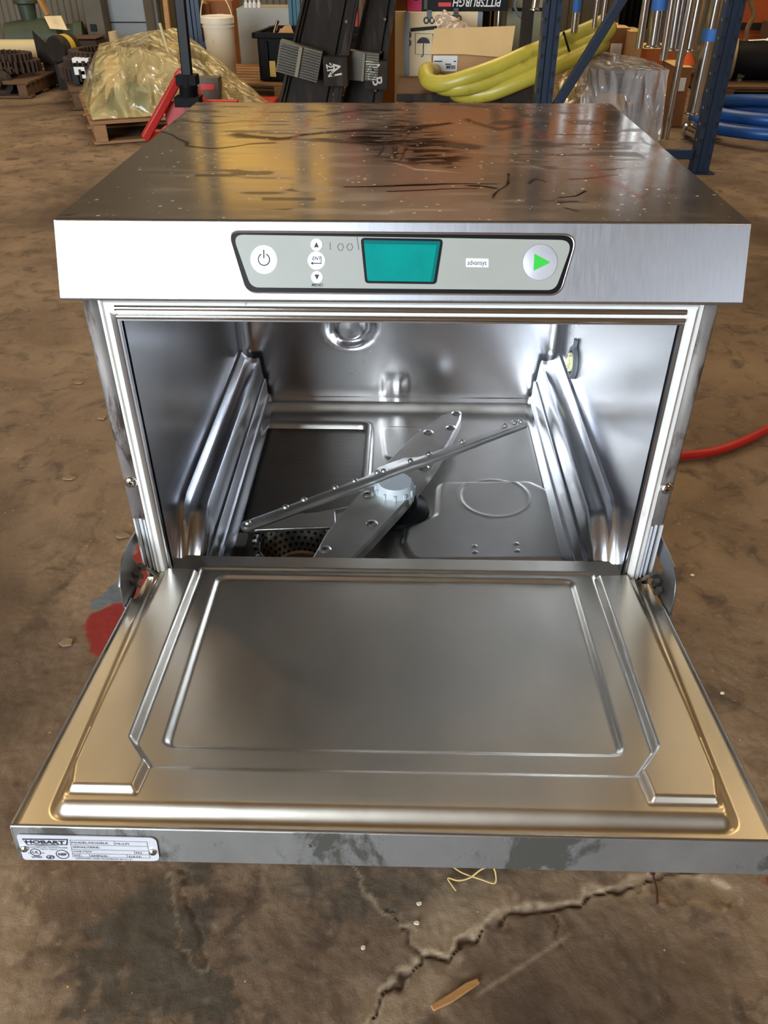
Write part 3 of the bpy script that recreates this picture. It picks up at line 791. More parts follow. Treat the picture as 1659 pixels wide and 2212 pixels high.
# ---- tank floor, pressed
nx, ny = 300, 300
ux = np.linspace(-TX, TX, nx); uy = np.linspace(.012, TY1, ny)
UX, UY = np.meshgrid(ux, uy, indexing='ij')
Z_ = np.full(UX.shape, .386)
floorpoly = [(-.236, .0), (.240, .0), (.236, .492), (-.238, .492)]
d = sdf(rounded(floorpoly, .02, 5), UX, UY)
Z_ -= .016 * step(d, .008)
scr = rounded([(-.232, .085), (-.180, .085), (-.178, .17), (-.046, .215), (-.046, .455), (-.236, .455)], .02, 5)
ds = sdf(scr, UX, UY)
Z_ += .003 * step(np.abs(ds) - .003, .0035) - .012 * step(ds + .009, .004)
em = rounded([(.062, .272), (.196, .278), (.238, .24), (.238, .095), (.022, .088), (.008, .125), (.012, .16), (.056, .19)], .015, 5)
Z_ += .005 * step(sdf(em, UX, UY), .005)
em2 = rounded([(-.03, .44), (.03, .44), (.06, .39), (.05, .34), (-.02, .34)], .015, 5)
Z_ += .002 * step(sdf(em2, UX, UY), .004)
Z_ += .0012 * step(np.abs(np.hypot(UX - .14, UY - .235) - .05) - .0015, .003)
for px, py in ((1025, 1180), (1115, 1175), (1026, 1193), (1117, 1190)):
    q_ = F(px, py, .375); Z_ += .0018 * step(np.hypot(UX - q_[0], UY - q_[1]) - .0025, .0012)
BK = F(642, 1168, .37); BKr = .056
Z_ += .002 * step(np.abs(np.hypot(UX - BK[0], UY - BK[1]) - BKr - .003) - .002, .003)
rB = np.hypot(UX - BK[0], UY - BK[1])
msk = (rB[:-1, :-1] > BKr - .001)
Z_ -= .0 * UX
tf = grid_mesh('tank_floor', np.stack([UX, UY, Z_], -1).reshape(-1, 3), nx, ny, steel_floor, dw, mask=msk)

# perforated screen set in the floor
def perf_mat(name, col, sx, sy, r, off, metal=1, rough=.35):
    m = pbr(name, col, rough, metal, var=.08, vscale=20)
    nt = m.node_tree; N = nt.nodes; L = nt.links; b = N['Principled BSDF']
    src = b.inputs['Base Color'].links[0].from_socket
    uv = N.new('ShaderNodeUVMap'); mp = N.new('ShaderNodeVectorMath'); mp.operation = 'MULTIPLY'; mp.inputs[1].default_value = (sx, sy, 0)
    L.new(uv.outputs[0], mp.inputs[0])
    sep = N.new('ShaderNodeSeparateXYZ'); L.new(mp.outputs[0], sep.inputs[0])
    def mt(op, a, b_=None):
        q_ = N.new('ShaderNodeMath'); q_.operation = op
        for i, k in enumerate((a, b_)):
            if k is None: continue
            if isinstance(k, (int, float)): q_.inputs[i].default_value = k
            else: L.new(k, q_.inputs[i])
        return q_.outputs[0]
    row = mt('FLOOR', sep.outputs[1]); par = mt('MODULO', row, 2.0)
    x = mt('SUBTRACT', mt('FRACT', mt('ADD', sep.outputs[0], mt('MULTIPLY', par, off))), .5)
    y = mt('SUBTRACT', mt('FRACT', sep.outputs[1]), .5)
    dd = mt('SQRT', mt('ADD', mt('MULTIPLY', x, x), mt('MULTIPLY', y, y)))
    hole = mt('LESS_THAN', dd, r)
    mx = N.new('ShaderNodeMix'); mx.data_type = 'RGBA'; L.new(hole, mx.inputs[0]); L.new(src, mx.inputs[6]); mx.inputs[7].default_value = lin((14, 13, 12))
    L.new(mx.outputs[2], b.inputs['Base Color'])
    L.new(mt('SUBTRACT', metal, hole), b.inputs['Metallic'])
    return m
def add_uv(o, fn_):
    me = o.data; uv = me.uv_layers.new(name='UVMap')
    for l in me.loops: uv.data[l.index].uv = fn_(me.vertices[l.vertex_index].co)
perf = perf_mat('perforated_steel', (150, 146, 138), 1, 1, .30, .5, rough=.38)
m = MB(); inner = rounded([(-.226, .1), (-.185, .1), (-.180, .178), (-.054, .224), (-.054, .447), (-.228, .447)], .016, 5)
m.prism(inner, (0, 0, .3605), (1, 0, 0), (0, 1, 0), (0, 0, .002))
o = m.build('drain_screen', perf, dw); add_uv(o, lambda c: (c.x / .0038, c.y / .0034))
# strainer basket
basket_m = perf_mat('basket_steel', (178, 174, 166), 1, 1, .27, .5, rough=.28)
m = MB(); n_ = 64
prof = [(.060, .0035), (.056, .004), (.054, .002), (.048, -.020), (.0365, -.046)]
m.lathe(prof, (BK[0], BK[1], .370), n=n_, close=False)
m.lathe([(.0365, -.046), (.034, -.049), (.033, -.062), (.0001, -.064)], (BK[0], BK[1], .370), n=n_, close=False, mi=1)
o = m.build('strainer_basket', [basket_m, steel_floor], dw)
def buv(c):
    a = math.atan2(c.y - BK[1], c.x - BK[0]); return (a / (2 * math.pi) * 30, (.370 - c.z) / .0082)
uvl = o.data.uv_layers.new(name='UVMap')
for pl in o.data.polygons:
    us = []
    for li in pl.loop_indices: us.append(buv(o.data.vertices[o.data.loops[li].vertex_index].co))
    mxu = max(u[0] for u in us)
    for li, u in zip(pl.loop_indices, us):
        uvl.data[li].uv = (u[0] + (30 if mxu - u[0] > 15 else 0), u[1])
# wedge grip of the strainer
m = MB(); g0 = F(533, 1143, .385); g1 = F(726, 1136, .385); g2 = F(724, 1101, .385); g3 = F(600, 1112, .385)
m.prism([(k[0], k[1]) for k in (g0, g1, g2, g3)], (0, 0, .378), (1, 0, 0), (0, 1, 0), (0, 0, .006))
m.build('strainer_grip', steel_arm, dw, bevel=.0015, fix=True)
# side dimple plate at lower left
m = MB(); k0 = F(518, 1165, .374)
m.prism(rounded([(-.010, -.014), (.010, -.014), (.010, .014), (-.010, .014)], .004), (k0[0], k0[1], .3715), (1, 0, 0), (0, 1, 0), (0, 0, .003))
m.build('floor_stud', steel_floor, dw, fix=True)

# ---- rack rails along both side walls
def rail(sx):
    prof = [(TX, .480), (.2600, .479), (.2565, .4700), (.2535, .4665), (.2410, .4635), (.2350, .4655), (.2330, .4615), (.2315, .4480), (.2300, .4300), (.2282, .4265), (.2265, .4280), (.2250, .4250), (.2250, .402), (.2235, .398), (.2205, .397), (.2195, .386), (.2165, .381), (.2165, .372)]
    ys = [(.500, 0), (.482, 0), (.085, 0), (.070, .006), (.046, .030), (.022, .062), (.010, .10)]
    m = MB(); n_ = len(prof); vs = []
    for y, drop in ys:
        for x, z in prof:
            zz = min(z, max(z - drop * (1 if z > .44 else .35), .375)) if drop else z
            vs.append((sx * (x + (drop * .12 if drop else 0) * (1 if x < .25 else 0)), y, zz))
    fs = []
    for i in range(len(ys) - 1):
        for k in range(n_ - 1):
            f_ = (i * n_ + k, i * n_ + k + 1, (i + 1) * n_ + k + 1, (i + 1) * n_ + k)
            fs.append(f_ if sx > 0 else f_[::-1])
    e = tuple(range(n_)); fs.append(e)
    m.add(vs, fs)
    o = m.build('rack_rail', steel_rail, dw, smooth=50, fix=False); o['label'] = 'pressed rack guide rail on the side wall'
    return o
rail(-1); rail(1)

# ---- temperature probe on the right wall
m = MB(); pc = (TX - .0005, .395, .513)
m.lathe([(.026, 0), (.026, .003), (.023, .006), (.018, .006), (.017, .002), (0, .002)], pc, (-1, 0, 0), n=36)
m.box((TX - .003, .395, .543), (.004, .010, .012))
o = m.build('wall_fitting', [rubber_grey], dw)
m = MB(); m.lathe([(.014, .002), (.014, .006), (.011, .009), (.009, .0095), (.008, .007), (0, .007)], pc, (-1, 0, 0), n=24)
for k in range(6):
    a = k * math.pi / 3; m.box((TX - .0085, .395 + .0115 * math.cos(a), .513 + .0115 * math.sin(a)), (.004, .004, .004))
o2 = m.build('fitting_insert', cream_plastic, o); o2['label'] = 'cream plastic insert'

# ---- wash arm (wide) and rinse arm (narrow), on one hub
def Zp(x, y, z): q_ = F(x, y, z); return (q_[0], q_[1])
ZW, ZR = .410, .430
HUB = Zp(853, 1058, ZW)
tip = Zp(985, 893, ZW)
ax = np.array([tip[0] - HUB[0], tip[1] - HUB[1]]); LA = np.hypot(*ax); ax /= LA; pxv = np.array([ax[1], -ax[0]])
def arm_outline(L_, wm, wt, n=14):
    pts = []
    for k in range(n + 1):
        t = k / n; w = wm * (1 - t) ** .85 * (1 + .35 * t) + wt * t
        pts.append((t * (L_ - wt), w))
    top = pts + [(L_ - wt + wt * math.sin(a), wt * math.cos(a)) for a in np.linspace(0, math.pi, 9)[1:-1]]
    low = [(a, -b) for a, b in pts[::-1]]
    half = top + low
    other = [(-a, -b) for a, b in half]
    return half[:-1] + other[:-1]
lft = [Zp(x, y, ZW) for x, y in ((968, 889), (950, 896), (905, 928), (862, 968), (820, 1011), (785, 1052), (740, 1104), (700, 1155), (668, 1213))]
rgt = [Zp(x, y, ZW) for x, y in ((990, 888), (998, 893), (996, 905), (975, 948), (942, 1002), (905, 1052), (862, 1102), (808, 1160), (757, 1213))]
def lc(p_): d0_, d1_ = p_[0] - HUB[0], p_[1] - HUB[1]; return (d0_ * ax[0] + d1_ * ax[1], d0_ * pxv[0] + d1_ * pxv[1])
lft = [lc(p_) for p_ in lft]; rgt = [lc(p_) for p_ in rgt]
for q_ in (lft, rgt):
    q_.append((q_[-1][0] * 1.18, q_[-1][1] * .8)); 
ol = rgt + [(rgt[-1][0] * 1.06, 0)] + lft[::-1]
m = MB(); o3 = (HUB[0], HUB[1], 0); U3 = (ax[0], ax[1], 0); V3 = (pxv[0], pxv[1], 0)
n_ = len(ol); vs = []; layers = [(1.0, ZW - .016), (1.02, ZW - .006), (1.0, ZW - .003), (.90, ZW), (.0, ZW + .001)]
def layer(sc_, z):
    out = []
    for a, b in ol:
        off = min(.004, abs(b)) * (1 - sc_) / .1
        bb = math.copysign(max(abs(b) - off, 0), b); aa = math.copysign(max(abs(a) - off, 0), a)
        out.append((HUB[0] + aa * ax[0] + bb * pxv[0], HUB[1] + aa * ax[1] + bb * pxv[1], z))
    return out
L0 = layer(1.0, ZW - .016); L1 = layer(.99, ZW - .003); L2 = layer(.93, ZW)
vs = L0 + L1 + L2; fs = []
for i in range(2):
    for k in range(n_):
        l = (k + 1) % n_; fs.append((i * n_ + k, i * n_ + l, (i + 1) * n_ + l, (i + 1) * n_ + k))
fs.append(tuple(range(2 * n_, 3 * n_))); fs.append(tuple(reversed(range(n_))))
m.add(vs, fs)
wa = m.build('wash_arm', steel_arm, dw, smooth=30, fix=True)
def nozzle(par, px, py, z, r=.0065):
    q_ = F(px, py, z); m = MB()
    m.lathe([(r * 1.25, .0002), (r, .0016), (r * .75, .0026), (r * .5, .0026), (r * .45, .0006), (0, .0006)], (q_[0], q_[1], z), n=20)
    m.lathe([(r * .45, .0009), (0, .0010)], (q_[0], q_[1], z), n=12, mi=1)
    m.build('nozzle', [steel_arm, dark_gap], par)
for px, py in ((986, 893), (925, 934), (974, 924), (795, 1068), (862, 1069), (803, 1131), (702, 1187), (915, 1010)):
    nozzle(wa, px, py, ZW)
e0 = np.array(Zp(533, 1131, ZR)); e1 = np.array(Zp(1132, 911, ZR)); cR = (e0 + e1) / 2
a2 = (e1 - e0); LR = np.hypot(*a2) / 2; a2 /= LR * 2; b2 = np.array([-a2[1], a2[0]])
m = MB()
ctrl = [(-LR, 0, .0075), (-.045, 0, .0085), (-.030, .003, .011), (-.022, .006, .013), (.022, .006, .013), (.030, .003, .011), (.045, 0, .0085), (LR, 0, .0060)]
def rin(sc_, z, dz=0):
    L_ = []; R__ = []
    for s_, off, w in ctrl: L_.append((s_, off + w * sc_)); R__.append((s_, off - w * sc_))
    pts = []
    pts += [(p_) for p_ in L_]
    wt = ctrl[-1][2] * sc_; pts += [(LR + wt * math.sin(a), wt * math.cos(a)) for a in np.linspace(0, math.pi, 7)[1:-1]]
    pts += R__[::-1]
    wt = ctrl[0][2] * sc_; pts += [(-LR - wt * math.sin(a), -wt * math.cos(a)) for a in np.linspace(0, math.pi, 7)[1:-1]]
    return [(cR[0] + a2[0] * s_ + b2[0] * t_, cR[1] + a2[1] * s_ + b2[1] * t_, z) for s_, t_ in pts]
ls = [rin(.9, ZR - .009), rin(1.0, ZR - .007), rin(1.15, ZR - .0055), rin(1.15, ZR - .0045), rin(.95, ZR - .0038), rin(.9, ZR - .0005), rin(.8, ZR)]
n_ = len(ls[0]); vs = [p_ for l in ls for p_ in l]; fs = []
for i in range(len(ls) - 1):
    for k in range(n_):
        l = (k + 1) % n_; fs.append((i * n_ + k, i * n_ + l, (i + 1) * n_ + l, (i + 1) * n_ + k))
fs.append(tuple(range((len(ls) - 1) * n_, len(ls) * n_))); fs.append(tuple(reversed(range(n_))))
m.add(vs, fs); ra = m.build('rinse_arm', steel_arm, dw, smooth=35, fix=True)
for px, py in ((535, 1129), (617, 1095), (657, 1079), (724, 1053), (766, 1038), (815, 1020), (829, 1017), (887, 995), (926, 980), (998, 954), (1090, 919), (1111, 912), (1125, 910)):
    nozzle(ra, px, py, ZR, .0036)
m = MB(); m.lathe([(.026, -.016), (.028, -.012), (.028, 0), (.0265, .001), (.026, .009), (.023, .0145), (0, .0145)], (HUB[0], HUB[1], ZW), n=40)
for k in range(12):
    a = k * math.pi / 6; m.box((HUB[0] + .0272 * math.cos(a), HUB[1] + .0272 * math.sin(a), ZW + .003), (.003, .003, .010), rz=a)
o = m.build('arm_hub', grey_plastic, dw); o['label'] = 'pale grey plastic hub nut'
m = MB(); m.lathe([(.046, .0), (.044, .006), (.036, .008), (.028, .012), (.026, .03)], (HUB[0] + .004, HUB[1] + .005, .372), n=36); m.build('hub_base', black, dw)

# ---- door, heightfield pressing (u across, t along, h up)
DA = R(7.75); DO = np.array([0, .0047, .415]); DT = np.array([0, -math.cos(DA), math.sin(DA)]); DN = np.array([0, math.sin(DA), math.cos(DA)])
def DP(u, t, h=0): return DO + np.array([1.0, 0, 0]) * u + DT * t + DN * h
nu, ntt = 400, 280
u1 = np.linspace(-.2995, .2995, nu); t1 = np.linspace(-.026, .3705, ntt)
U, T = np.meshgrid(u1, t1, indexing='ij'); Hh = np.zeros(U.shape)
plateau = rounded([(-.288, -.04), (.288, -.04), (.272, .357), (-.272, .357)], [.01, .01, .012, .012], 6)
Hh += .011 * step(sdf(plateau, U, T), .0065)
mid = rounded([(-.232, .0), (.232, .0), (.226, .290), (.206, .314), (-.206, .314), (-.226, .290)], .004, 4)
Hh -= .0030 * step(sdf(mid, U, T), .0022)
rec = rounded([(-.210, .012), (.206, .012), (.200, .287), (-.200, .287)], .012, 8)
Hh -= .0045 * step(sdf(rec, U, T), .0036)
for s_ in (-1, 1):
    wing = [(.2775, .012), (.234, .014), (.2275, .286), (.207, .313), (.209, .343), (.262, .343), (.268, .32)]
    wing = [(s_ * a, b) for a, b in wing]
    Hh += .0075 * step(sdf(wing, U, T), .0028)
    g_ = [(s_ * a, b) for a, b in ((.2860, .004), (.2700, .010), (.2715, .30), (.2735, .30))]
    Hh -= .0060 * step(sdf(g_, U, T), .003)
    rdg = [(s_ * a, b) for a, b in ((.2790, .012), (.2765, .012), (.2740, .26))]
    Hh += .0045 * step(sdf(rdg, U, T), .002)
Hh += .0012 * (vnoise(U, T, 9, 20) - .5) * step(sdf([(-.19, .02), (.19, .02), (.19, .28), (-.19, .28)], U, T), .02)
PD = DO[None, None, :] + U[..., None] * np.array([1.0, 0, 0]) + T[..., None] * DT + Hh[..., None] * DN
mk = ~((T[:-1, :-1] < .004) & (np.abs(U[:-1, :-1]) > .277))
mk &= ~((T[:-1, :-1] < .050) & (T[:-1, :-1] > .004) & (np.abs(U[:-1, :-1]) > .2965))
door = grid_mesh('door', PD.reshape(-1, 3), nu, ntt, steel_door, dw, mask=mk, flip=True)
door['label'] = 'open drop-down door, pressed inner liner facing up'
# outer skin: folded sheet with raised edges and front lip
m = MB()
def dprism(poly, u0, u1_, mi=0):
    m.prism(poly, DP(u0, 0), tuple(DT), tuple(DN), (u1_ - u0, 0, 0), mi=mi)
for s_ in (-1, 1):
    dprism([(.055, .003), (.3725, .003), (.3725, -.034), (.0, -.034), (.0, -.006), (.055, -.006)], s_ * .2995, s_ * .3012)
dprism([(.3705, .0032), (.3722, .0032), (.3725, -.034), (.3705, -.034)], -.3012, .3012)
dprism([(.0, -.0325), (.3705, -.0325), (.3705, -.034), (.0, -.034)], -.3012, .3012)
m.build('door_skin', steel_lip, dw if False else door, smooth=30, bevel=.0006, fix=True)
m = MB()
for s_ in (-1, 1):
    pts = [DP(s_ * .3003, .056, .0036), DP(s_ * .3003, .371, .0036)]
    m.tube([tuple(k) for k in pts], .0011, n=8)
m.tube([tuple(DP(-.3003, .3712, .0036)), tuple(DP(.3003, .3712, .0036))], .0012, n=8)
m.build('door_edge', steel_rail, door)
m = MB(); m.lathe([(.0022, 0), (.0015, .001), (0, .001)], DP(-.065, .3727, -.012), tuple(DT), n=12); m.build('front_rivet', steel_lip, door)

# rating plate on the front lip
lo = DP(0, .3728, 0); lu = np.array([1.0, 0, 0]); lv = DN; ln = DT
def LP(x, y):
    P_ = hit(x, y, lo, ln); d_ = P_ - lo; return (d_[0], float(d_ @ lv))
def LW(x, y, h=.0012): a, b = LP(x, y); return lo + lu * a + lv * b + ln * h
m = MB(); po = rounded([LP(36, 1801), LP(338, 1808), LP(346, 1858), LP(52, 1855)][::-1], [.003, .006, .006, .003], 4)
m.prism(po, lo, lu, lv, tuple(ln * .0010))
def lflat(pts, mi, h=.0013): m.add([LW(x, y, h) for x, y in pts], [tuple(range(len(pts)))], mi)
def lline(x0, y0, x1, y1, w=.00035, mi=1):
    a = LW(x0, y0, .0013); b = LW(x1, y1, .0013); d_ = (b - a); d_ = d_ / np.linalg.norm(d_); n2 = np.cross(ln, d_) * w
    m.add([a - n2, b - n2, b + n2, a + n2], [(0, 1, 2, 3)], mi)
def ltxt(t, size, x, y, mi=1, align='LEFT', sx=1.0, off=0.0, h=.0014): m.text(t, size, LW(x, y, h), lu, lv, mi=mi, align=align, sx=sx, off=off)
# maker's cartouche
lflat([(48, 1809), (148, 1810), (147, 1823), (60, 1823)][::-1], 1, .0012); lflat([(51, 1811), (145, 1812), (144, 1821), (62, 1821)][::-1], 0, .0013)
ltxt('HOBART', .0049, 98, 1816.3, align='CENTER', sx=1.62, off=.00016, h=.0017)
ltxt('CORPORATION', .0016, 102, 1824.6, align='CENTER', sx=1.6)
ltxt('COMMERCIAL DISHWASHER', .0021, 104, 1828, align='CENTER', sx=1.2)
ltxt('TROY, OHIO', .0021, 106, 1832.2, align='CENTER', sx=1.2)
def lring(x, y, r, w=.0004, ey=1.0):
    c_ = LW(x, y, .0013); vs = []; n_ = 28
    for k in range(n_ + 1):
        a = 2 * math.pi * k / n_
        for q_ in (r - w, r + w): vs.append(c_ + lu * math.cos(a) * q_ + lv * math.sin(a) * q_ * ey)
    m.add(vs, [(2 * k, 2 * k + 2, 2 * k + 3, 2 * k + 1) for k in range(n_)], 1)
lring(78, 1838.5, .0040, .0003); ltxt('UL', .0044, 78, 1838.5, align='CENTER'); ltxt('C', .0026, 65, 1840, align='CENTER'); ltxt('US', .0026, 93, 1840, align='CENTER')
ltxt('LISTED', .0028, 81, 1848.5, align='CENTER', off=.00005)
lring(110, 1849, .0030, .0004, .7); lline(105, 1849, 115, 1849, .0004); lline(110, 1846.5, 110, 1852, .0004)
lring(136, 1843, .0050, .0003); ltxt('NSF', .0040, 136, 1843, align='CENTER', off=.0001)
for q_ in ((152, 1812, 318, 1816), (153, 1822, 320, 1826), (155, 1832, 322, 1836), (157, 1841, 324, 1844), (159, 1848, 325, 1851), (152, 1812, 159, 1848), (318, 1816, 325, 1851), (247, 1814, 248, 1824), (291, 1835, 292, 1843), (194, 1842, 195, 1849), (275, 1843, 276, 1850)): lline(*q_, w=.00012)
for t_, x, y in (('MODEL/MODÈLE:', 155, 1817.5), ('ML/LM', 250, 1820), ('SERIAL/SÉRIE:', 157, 1827), ('VOLTS/V', 159, 1836.5), ('PH:', 294, 1840), ('HZ:', 161, 1845), ('AMPS/A:', 197, 1846), ('DATE:', 279, 1848)): ltxt(t_, .0029, x, y, sx=1.35)
ltxt('DESIGNED AND ASSEMBLED IN U.S.A.', .0022, 165, 1851.5, sx=1.25)
m.build('rating_plate', [plate_white, ink], door)
for px, py in ((54, 1830), (331, 1837)):
    m = MB(); m.lathe([(.0034, .0008), (.0030, .0026), (.0012, .0036), (0, .0036)], LW(px, py, 0), tuple(ln), n=18); m.lathe([(.0009, .0037), (0, .0038)], LW(px, py, 0), tuple(ln), n=10, mi=1)
    m.build('plate_rivet', [chrome, dark_gap], door)

# hinge brackets: curved steel blades standing off the posts
blade_m = pbr('blade_steel', (150, 152, 156), .32, .95, var=.1, vscale=16, rvar=.06)
for s_ in (-1, 1):
    if s_ < 0: outer = [(301, 1128), (292, 1145), (272, 1178), (262, 1205), (257, 1235), (256, 1268), (264, 1300), (268, 1314)]; inner_ = [(276, 1312), (288, 1285), (300, 1245), (297, 1225), (283, 1205), (285, 1190), (300, 1168), (306, 1140)]
    else: outer = [(1418, 1140), (1430, 1158), (1448, 1195), (1459, 1225), (1463, 1262), (1459, 1295), (1450, 1330)]; inner_ = [(1443, 1332), (1432, 1300), (1412, 1268), (1415, 1240), (1434, 1242), (1436, 1225), (1418, 1190), (1408, 1165), (1410, 1145)]
    pts = [XX(x, y, s_ * .3035) for x, y in outer + inner_]
    m = MB(); m.prism([(k[1], k[2]) for k in pts], (s_ * .3015, 0, 0), (0, 1, 0), (0, 0, 1), (s_ * .0024, 0, 0))
    o = m.build('hinge_blade', blade_m, dw, bevel=.0004, fix=True, smooth=30); o['label'] = 'curved steel hinge blade'
    m = MB()
    for k in range(3): m.box((s_ * .2965, -.012 - .011 * k, .4405 - .003 * k), (.006, .005, .013), rot=Matrix.Rotation(.5, 4, 'X'))
    m.build('hinge_teeth', blade_m, o)
for s_ in (-1, 1):
    m = MB(); m.bar((s_ * .291, -.010, .436), (s_ * .284, .004, .412), .008, .003); m.build('hinge_link', steel, dw)

# ================================================================== ON THE FLOOR NEAR THE MACHINE
def smooth_path(pts, n=8):
    P_ = [Vector([float(k) for k in p]) for p in pts]; out = []
    for i in range(len(P_) - 1):
        p0 = P_[max(i - 1, 0)]; p1 = P_[i]; p2 = P_[i + 1]; p3 = P_[min(i + 2, len(P_) - 1)]
        for k in range(n):
            t = k / n
            out.append(.5 * ((2 * p1) + (-p0 + p2) * t + (2 * p0 - 5 * p1 + 4 * p2 - p3) * t * t + (-p0 + 3 * p1 - 3 * p2 + p3) * t ** 3))
    out.append(P_[-1]); return out
m = MB(); pts = [F(x, y, .014) for x, y in ((1380, 992), (1470, 984), (1540, 975), (1600, 955), (1659, 926), (1720, 885), (1800, 820))]
m.tube(smooth_path(pts), .0105, n=14)
tag(m.build('air_hose', red_hose), 'red air hose lying on the floor to the right of the dishwasher', 'hose')
m = MB(); pts = [F(1030, 2118, 0), F(1036, 2128, 0), F(1010, 2146, 0), F(975, 2170, 0), F(936, 2188, 0), F(930, 2176, 0), F(970, 2152, 0), F(1005, 2128, 0)]
m.prism([(k[0], k[1]) for k in pts], (0, 0, .0028), (1, 0, 0), (0, 1, 0), (0, 0, .004))
tag(m.build('wood_splinter', chip_wood, bevel=.0008, fix=True), 'flat splinter of pale wood lying below the crack in the concrete', 'wood chip')
m = MB(); pts = [F(x, y, z) for x, y, z in ((975, 1870, .004), (1000, 1886, .006), (1040, 1900, .008), (1068, 1908, .006), (1071, 1890, .012), (1063, 1872, .02), (1040, 1878, .016), (1015, 1896, .008), (990, 1902, .006), (968, 1897, .005), (976, 1912, .004), (985, 1924, .004))]
m.tube(smooth_path(pts), .0011, n=6)
tag(m.build('twine', straw), 'curl of straw-coloured twine just in front of the open door', 'twine')
m = MB(); a = F(1410, 1888, .004); b = F(1420, 1953, .004); m.tube([tuple(a), tuple((a + b) / 2 + np.array([.002, 0, .001])), tuple(b)], .0016, n=8)
m.lathe([(.0035, 0), (.0035, .001)], a, tuple((a - b) / np.linalg.norm(a - b)), n=12)
tag(m.build('nail', rust), 'rusty nail lying across the crack in the floor at right', 'nail')
flk = []
for i, (px, py) in enumerate([(785, 1850 + 200), (220, 905), (150, 1035), (265, 1160), (145, 1390), (170, 828), (1495, 1245), (1560, 1500), (905, 1955), (900, 1997)]):
    p_ = F(px, py, 0); m = MB(); k = rng.rand(7, 2) * .6 + .7; s0 = (.014 if 1 <= i <= 5 else .0035)
    poly = [(math.cos(j * .9) * s0 * k[j, 0], math.sin(j * .9) * s0 * .6 * k[j, 1]) for j in range(7)]
    m.prism(poly, (p_[0], p_[1], .002), (1, 0, 0), (0, 1, 0), (0, 0, .003))
    flake_lbl = ['tiny white crumb on the floor in front of the door, near the oily patch', 'pale paper scrap on the floor beside the upper left of the open tank', 'pale scrap on the floor left of the left post screw',
                 'pale scrap on the floor beside the left hinge', 'pale crumb on the floor left of the red paint patch', 'small pale scrap on the floor left of the door opening, nearest the hood',
                 'small yellow crumb on the floor right of the right hinge blade', 'small white crumb on the floor right of the open door', 'upper white crumb on the pale concrete below the twine', 'lower white crumb on the pale concrete above the crack'][i]
    tag(m.build('scrap', pbr('scrap%d' % i, (132, 108, 82) if 1 <= i <= 5 else (210, 200, 176), .9, var=.2, vscale=60), fix=True), flake_lbl, 'scrap', 'scraps on the floor')

# ================================================================== BACKGROUND
# ---- helper: pallet built local, origin at its front-left corner on the floor
def pallet(name, label, w, d, loc, rz, mat_=wood, h=.13, group='wooden pallets'):
    t = thing(name, label, 'pallet', loc, rz, group, local=True)
    nb = 7
    for k in range(nb):
        y = (k + .5) * d / nb
        m = MB(); m.box((w / 2, y, h - .010), (w, d / nb * .78, .018)); m.build('top_board', mat_, t, bevel=.002)
    for x in (.05, w / 2, w - .05):
        m = MB(); m.box((x, d / 2, h / 2 - .001), (.07, d, h - .040)); m.build('stringer', mat_, t, bevel=.002)
    for y in (.06, d / 2, d - .06):
        m = MB(); m.box((w / 2, y, .012), (w, .09, .016)); m.build('bottom_board', mat_, t, bevel=.002)
    return t

# ---- blue rack frame at right
FY = 3.78
bR = A(1516, 385, FY); bL_top = A(1187, 100, FY)
xL, xR = bL_top[0], float(F(1516, 378)[0])
rk = thing('storage_rack', 'dark blue perforated steel rack frame with diagonal brace standing behind the dishwasher', 'rack', (xL, FY, 0))
def upright(x, par, H_=3.3):
    m = MB(); w = .085; d_ = .075
    prof = [(-w / 2, d_), (-w / 2, 0), (-.020, 0), (-.012, .010), (.012, .010), (.020, 0), (w / 2, 0), (w / 2, d_), (w / 2 - .004, d_), (w / 2 - .004, .004), (.021, .004), (.013, .014), (-.013, .014), (-.021, .004), (-w / 2 + .004, .004), (-w / 2 + .004, d_)]
    m.prism(prof, (x, FY, .006), (1, 0, 0), (0, 1, 0), (0, 0, H_))
    z = .08
    while z < H_ - .1:
        for sx in (-1, 1):
            m.lathe([(.0085, -.0004), (.0085, .0006)], (x + sx * .031, FY, z + .006), (0, -1, 0), n=12, mi=1)
            m.prism([(-.0075, .008), (-.003, -.014), (.003, -.014), (.0075, .008)], (x + sx * .031, FY - .0006, z), (1, 0, 0), (0, 0, 1), (0, .001, 0), mi=1)
        for sx in (-1, 1):
            m.lathe([(.006, -.0004), (.006, .0007)], (x + sx * w / 2, FY + .038, z), (sx, 0, 0), n=10, mi=2)
        z += .0762 if par else .0762
    o = m.build('upright', [blue_rack, dark_gap, pbr('bolt_light', (150, 140, 110), .5)], rk, fix=True, smooth=25)
    m = MB(); m.box((x, FY + .03, .003), (.13, .13, .006)); m.build('foot_plate', blue_rack, rk)
upright(xL, 1); upright(xR, 1)
ph = A(1490, 337, FY)[2]
m = MB(); m.bar((xL + .045, FY + .04, ph), (xR - .045, FY + .04, ph), .035, .045); m.build('brace', blue_rack, rk, bevel=.003)
d0 = A(1343, 0, FY + .04); d1 = A(1205, 222, FY + .04); dv = (d1 - d0)
m = MB(); P0 = d0 - dv * ((xR - .05 - d0[0]) / dv[0] * -1); 
k1 = (xR - .05 - d0[0]) / dv[0]; k2 = (xL + .05 - d0[0]) / dv[0]
m.bar(d0 + dv * k1, d0 + dv * k2, .040, .045); m.build('brace', blue_rack, rk, bevel=.003)
zt = float((d0 + dv * k1)[2])
m = MB(); m.bar((xL + .045, FY + .04, min(zt + 1.0, 2.9)), (xR - .045, FY + .04, zt + .05), .040, .045); m.build('brace', blue_rack, rk, bevel=.003)

